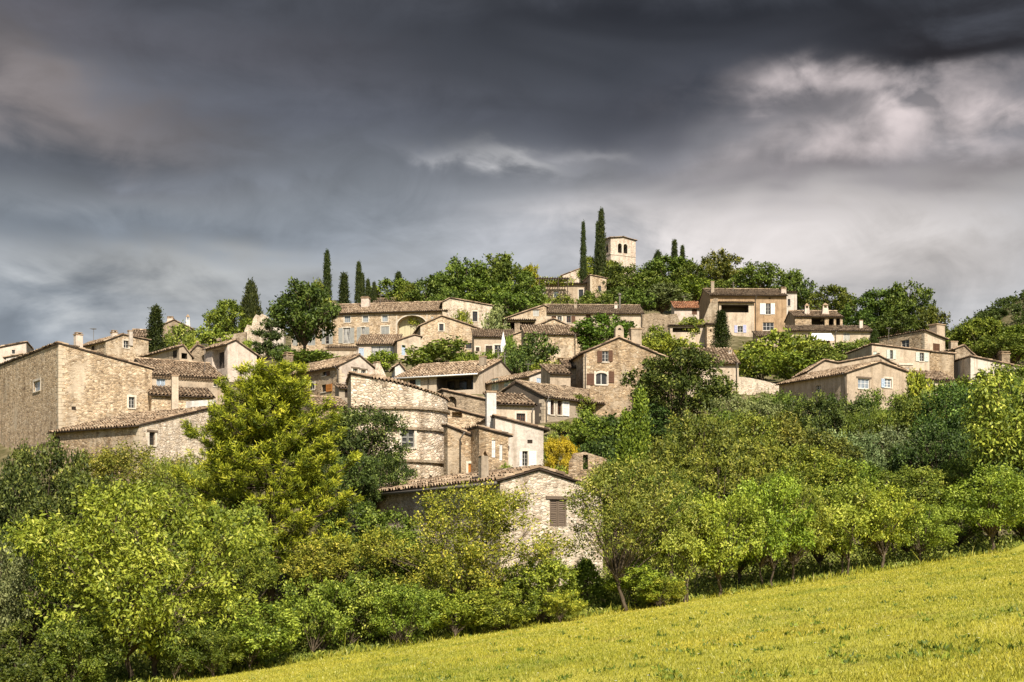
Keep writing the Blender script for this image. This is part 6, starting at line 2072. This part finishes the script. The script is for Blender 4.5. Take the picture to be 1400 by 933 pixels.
# undergrowth under the trees along the meadow and on the banks
n = 26000
u = rng.uniform(-0.55, 0.55, n)
t = rng.random(n) ** 1.4
Y = (51.3 / (1 - 0.571 * u))
Y = np.clip(Y, 34, 80) + 0.2 + t * 16
X = u * Y
Z = ground(X, Y)
k = 5
cx = np.repeat(np.stack([X, Y, Z], 1), k, 0) + rng.normal(0, 0.14, (n * k, 3)) * np.array([1, 1, 0])
cx[:, 2] += np.abs(rng.normal(0, 0.22, n * k)) * np.repeat(np.clip(t * 8, 0.35, 1.4), k)
ax = rng.normal(0, 0.8, (n * k, 3)) + np.array([0, 0, 0.5])
nm = rng.normal(0, 0.6, (n * k, 3)) + np.array([0, -0.3, 0.6])
V, Fq = leaf_quads(cx, ax, nm, rng.uniform(0.10, 0.24, n * k), rng.uniform(0.05, 0.11, n * k))
ug = link('undergrowth', np_mesh('undergrowth', V, Fq, np.clip(rng.normal(0.45, .2, n * k), 0, 1), M['leaf_mid']))
tag(ug, 'low leafy undergrowth beneath the trees along the meadow edge', 'undergrowth', kind='stuff')

# meadow grass
n = 560000
u = rng.uniform(-0.66, 0.72, n)
Dn, Df = 14.0, 70.0
Y = 1.0 / (1.0 / Df + rng.random(n) * (1.0 / Dn - 1.0 / Df))
Y = np.where(rng.random(n) < 0.45, rng.uniform(25, 70, n), Y)
X = u * Y
ed = np.clip(edge_y(X), 30, 90)
ok = Y < ed + 1.2
X, Y, ed = X[ok], Y[ok], ed[ok]
n = len(X)
Z = ground(X, Y) - 0.01
d_ed = ed - Y
hgt = rng.uniform(0.03, 0.085, n) * (1 + rng.uniform(1, 5, n) * np.exp(-((d_ed) / 0.9) ** 2) * (rng.random(n) < 0.6)) * np.where(rng.random(n) < 0.006, 3.0, 1.0)
patch = 0.5 + 0.5 * np.sin(X * 0.9 + np.sin(Y * 0.6) * 2) * np.sin(Y * 0.7 + np.cos(X * .5) * 2)
hgt *= 0.75 + 0.5 * patch
ax = np.stack([rng.normal(0, 0.45, n), rng.normal(0, 0.45, n), np.ones(n)], 1)
nm = rng.normal(0, 1, (n, 3)) * np.array([1, 1, 0.3]) + np.array([0, -0.4, 0.3])
wd = np.clip(Y / 1900 * 1.2, 0.014, 0.04) * rng.uniform(0.6, 1.1, n)
V, Fq = leaf_quads(np.stack([X, Y, Z], 1), ax, nm, hgt, wd)
gs = link('grass', np_mesh('grass', V, Fq, np.clip(rng.normal(0.45, .30, n), 0, 1), M['grass']))
tag(gs, 'short yellow-green meadow grass', 'grass', kind='stuff')

# weeds dotted through the meadow
n = 420
u = rng.uniform(-0.45, 0.45, n)
Y = 1.0 / (1.0 / 62 + rng.random(n) * (1.0 / 17 - 1.0 / 62))
X = u * Y
ok = Y < edge_y(X) - 0.5
X, Y = X[ok], Y[ok]
Z = ground(X, Y)
k = 16
c_ = np.repeat(np.stack([X, Y, Z + .01], 1), k, 0) + rng.normal(0, 0.07, (len(X) * k, 3)) * np.array([1, 1, 0])
V, Fq = leaf_quads(c_, rng.normal(0, 0.7, (len(c_), 3)) + np.array([0, 0, 0.7]), rng.normal(0, .5, (len(c_), 3)) + np.array([0, -.3, .6]), rng.uniform(.05, .13, len(c_)), rng.uniform(.02, .05, len(c_)))
wd_ = link('weeds', np_mesh('weeds', V, Fq, np.clip(rng.normal(.4, .2, len(c_)), 0, 1), M['leaf_mid']))
wd_.color = (.7, .8, .6, 1)
tag(wd_, 'low green weeds dotted through the meadow', 'weeds', kind='stuff')

# ------------------------------------------------------------------ small things
m_, t_ = newmat('flower')
finish(t_, (0.8, 0.8, 0.76), 0.8)
M = MATS
nf = 260
u = rng.uniform(-0.42, 0.42, nf)
Y = rng.uniform(18, 62, nf)
X = u * Y
ok = Y < edge_y(X) - 1
X, Y = X[ok], Y[ok]
Z = ground(X, Y) + rng.uniform(0.08, 0.16, len(X))
k = 5
a = np.tile(np.arange(k) * 2 * math.pi / k, len(X))
ax = np.stack([np.cos(a), np.sin(a), np.full(len(a), 0.25)], 1)
V, Fq = leaf_quads(np.repeat(np.stack([X, Y, Z], 1), k, 0), ax, np.tile((0, 0, 1.0), (len(a), 1)), np.full(len(a), 0.028), np.full(len(a), 0.022))
fl = link('flowers', np_mesh('flowers', V, Fq, np.full(len(a), .5), M['flower']))
tag(fl, 'tiny white flowers scattered through the meadow', 'flowers', kind='stuff')

# closed parasol on the terrace of the small beige house
D = 168
b = P(688, 484, D)
zb_ = gz(b.x, D)
pr = empty('parasol', (b.x, D, min(zb_, b.z)))
tag(pr, 'closed white parasol standing in front of the small beige house', 'parasol')
z0, z1, z2 = 0.0, P(688, 482, D).z - pr.location.z, P(688, 455, D).z - pr.location.z
mb = MB()
mb.tube([(0, 0, 0), (0, 0, z2 + 0.1)], 0.04, 8)
mb.build('pole', M['paint_white'], pr)
mb = MB()
hgt_ = z2 - z1
for k in range(10):
    a0, a1 = 2 * math.pi * k / 10, 2 * math.pi * (k + 1) / 10
    am_ = (a0 + a1) / 2
    q = lambda an, r, z: (r * math.cos(an), r * math.sin(an), z)
    prof = [(0.04, z2), (0.20, z2 - hgt_ * .35), (0.36, z2 - hgt_ * .75), (0.30, z1)]
    for (r0, za), (r1, zb2) in zip(prof, prof[1:]):
        mb.face([q(a0, r0, za), q(am_, r0 * .72, za), q(am_, r1 * .72, zb2), q(a0, r1, zb2)])
        mb.face([q(am_, r0 * .72, za), q(a1, r0, za), q(a1, r1, zb2), q(am_, r1 * .72, zb2)])
mb.build('canopy', M['awning'], pr)
mb = MB()
mb.frustum((0, 0), 0.0, 0.12, 0.7, 0.7, 0.5, 0.5)
mb.build('base', M['plaster_grey'], pr)

# open ochre parasol under the big round tree
D = 100
b = P(953, 600, D)
op = empty('parasol', (b.x, D, b.z - 0.4))
tag(op, 'open ochre-yellow parasol under the large dark round tree', 'parasol')
zt = P(953, 578, D).z - op.location.z
mb = MB()
mb.tube([(0, 0, 0), (0, 0, zt)], 0.03, 7)
mb.build('pole', M['wood_grey'], op)
mb = MB()
for k in range(8):
    a0, a1 = 2 * math.pi * k / 8, 2 * math.pi * (k + 1) / 8
    r_ = 0.85
    mb.face([(0, 0, zt), (r_ * math.cos(a0), r_ * math.sin(a0), zt - .3), (r_ * math.cos(a1), r_ * math.sin(a1), zt - .3)])
    mb.face([(r_ * math.cos(a0), r_ * math.sin(a0), zt - .3), (r_ * math.cos(a1), r_ * math.sin(a1), zt - .3), (r_ * math.cos(a1), r_ * math.sin(a1), zt - .42), (r_ * math.cos(a0), r_ * math.sin(a0), zt - .42)])
mb.build('canopy', M['paint_orange'], op)

# rooftop aerials
for (px, yt, yb, D, lab) in [(128, 449, 462, 158, 'thin aerial on the roof of the three-chimney stone gable house on the left'),
                             (280, 470, 497, 127, 'thin aerial rising from the long cream house roof'),
                             (520, 402, 418, 212, 'thin aerial on the long mansion roof'),
                             (722, 497, 511, 134, 'thin aerial on the roof with pale green shutters'),
                             (935, 405, 419, 230, 'thin aerial on the bright orange-red roof'),
                             (1215, 448, 461, 173, 'thin aerial on the stone house with the white-framed window')]:
    b = P(px, yb, D)
    mb = MB()
    hh = P(px, yt, D).z - b.z
    mb.tube([(0, 0, -0.8), (0, 0, hh)], 0.03, 6)
    for q in range(4):
        mb.tube([(-0.4 + .05 * q, q * .16 - .3, hh - .1), (.4 - .05 * q, q * .16 - .3, hh - .1)], 0.015, 4)
    mb.tube([(0, -.35, hh - .1), (0, .3, hh - .1)], 0.018, 4)
    o = mb.build('aerial', M['zinc'])
    o.location = b
    tag(o, lab, 'aerial')

# two thin aerial masts
for (px, yt, yb, D, lab) in [(681, 478, 505, 139, 'thin metal mast left of the dark terrace tree'), (690, 484, 506, 140, 'shorter thin metal mast beside the first one'),
                             (1002.5, 387, 402, 216, 'thin mast with a small white head on the ochre house roof')]:
    b = P(px, yb, D)
    mb = MB()
    hh = P(px, yt, D).z - b.z
    mb.tube([(0, 0, -0.8), (0, 0, hh)], 0.05, 7)
    mb.tube([(0, 0, hh), (0, 0, hh + .12)], 0.13, 8)
    mb.tube([(-0.35, 0, hh - .25), (.35, 0, hh - .25)], 0.025, 5)
    o = mb.build('mast', M['zinc'])
    o.location = b
    tag(o, lab, 'mast')

# pergola with ivy at the hilltop house
D = 258
a, b = P(725, 381, D), P(776, 380, D)
zg = gz(a.x, D)
pg = empty('pergola', (a.x, D, zg))
tag(pg, 'dark timber pergola on the hilltop house terrace', 'pergola')
zt = a.z - zg
w_ = b.x - a.x
for k in range(5):
    mb = MB()
    x = w_ * k / 4
    mb.box(x - .07, x + .07, -.07, .07, 0, zt - .15)
    mb.build('post', M['wood_dark'], pg)
mb = MB()
mb.box(-.3, w_ + .3, -.09, .09, zt - .147, zt + .12)
mb.box(-.3, w_ + .3, 2.4, 2.58, zt - .147, zt + .12)
for k in range(16):
    x = w_ * k / 15
    mb.box(x - .05, x + .05, -.4, 2.9, zt + .123, zt + .24)
mb.build('beams', M['wood_dark'], pg)
V, Fq, rr_ = foliage(rng, [(w_ * f, 1.2 + rng.normal(0, .3), zt - .25 + rng.normal(0, .15), 1.2, 1.0, .5) for f in np.linspace(0.35, 1.05, 7)], 1500, 0.28, per=8, spray=.3)
iv = link('ivy', np_mesh('ivy', V, Fq, rr_, M['leaf_bright']))
iv.location = (a.x, D, zg)
tag(iv, 'bright green climber trained over the hilltop pergola', 'climber')
# plants in the big arched recess
o = P(566, 446, 207)
V, Fq, rr_ = foliage(rng, [(-0.5, 0, .5, .8, .35, .5), (1.1, 0, .1, 1.0, .35, .5), (.4, 0, .3, .8, .3, .4)], 320, 0.26, per=40, spray=.4)
iv = link('vine', np_mesh('vine', V, Fq, rr_, M['leaf_bright']))
iv.location = (o.x, o.y, o.z)
tag(iv, 'green vine hanging in the big arched recess', 'vine')
for T_ in TREES:
    if not (1.2 < T_[5] < 22) or not (0.45 < T_[6] < 2.6):
        print('TREE?', T_[0], T_[1][:40], 'h %.1f' % T_[5], 'stretch %.2f' % T_[6])
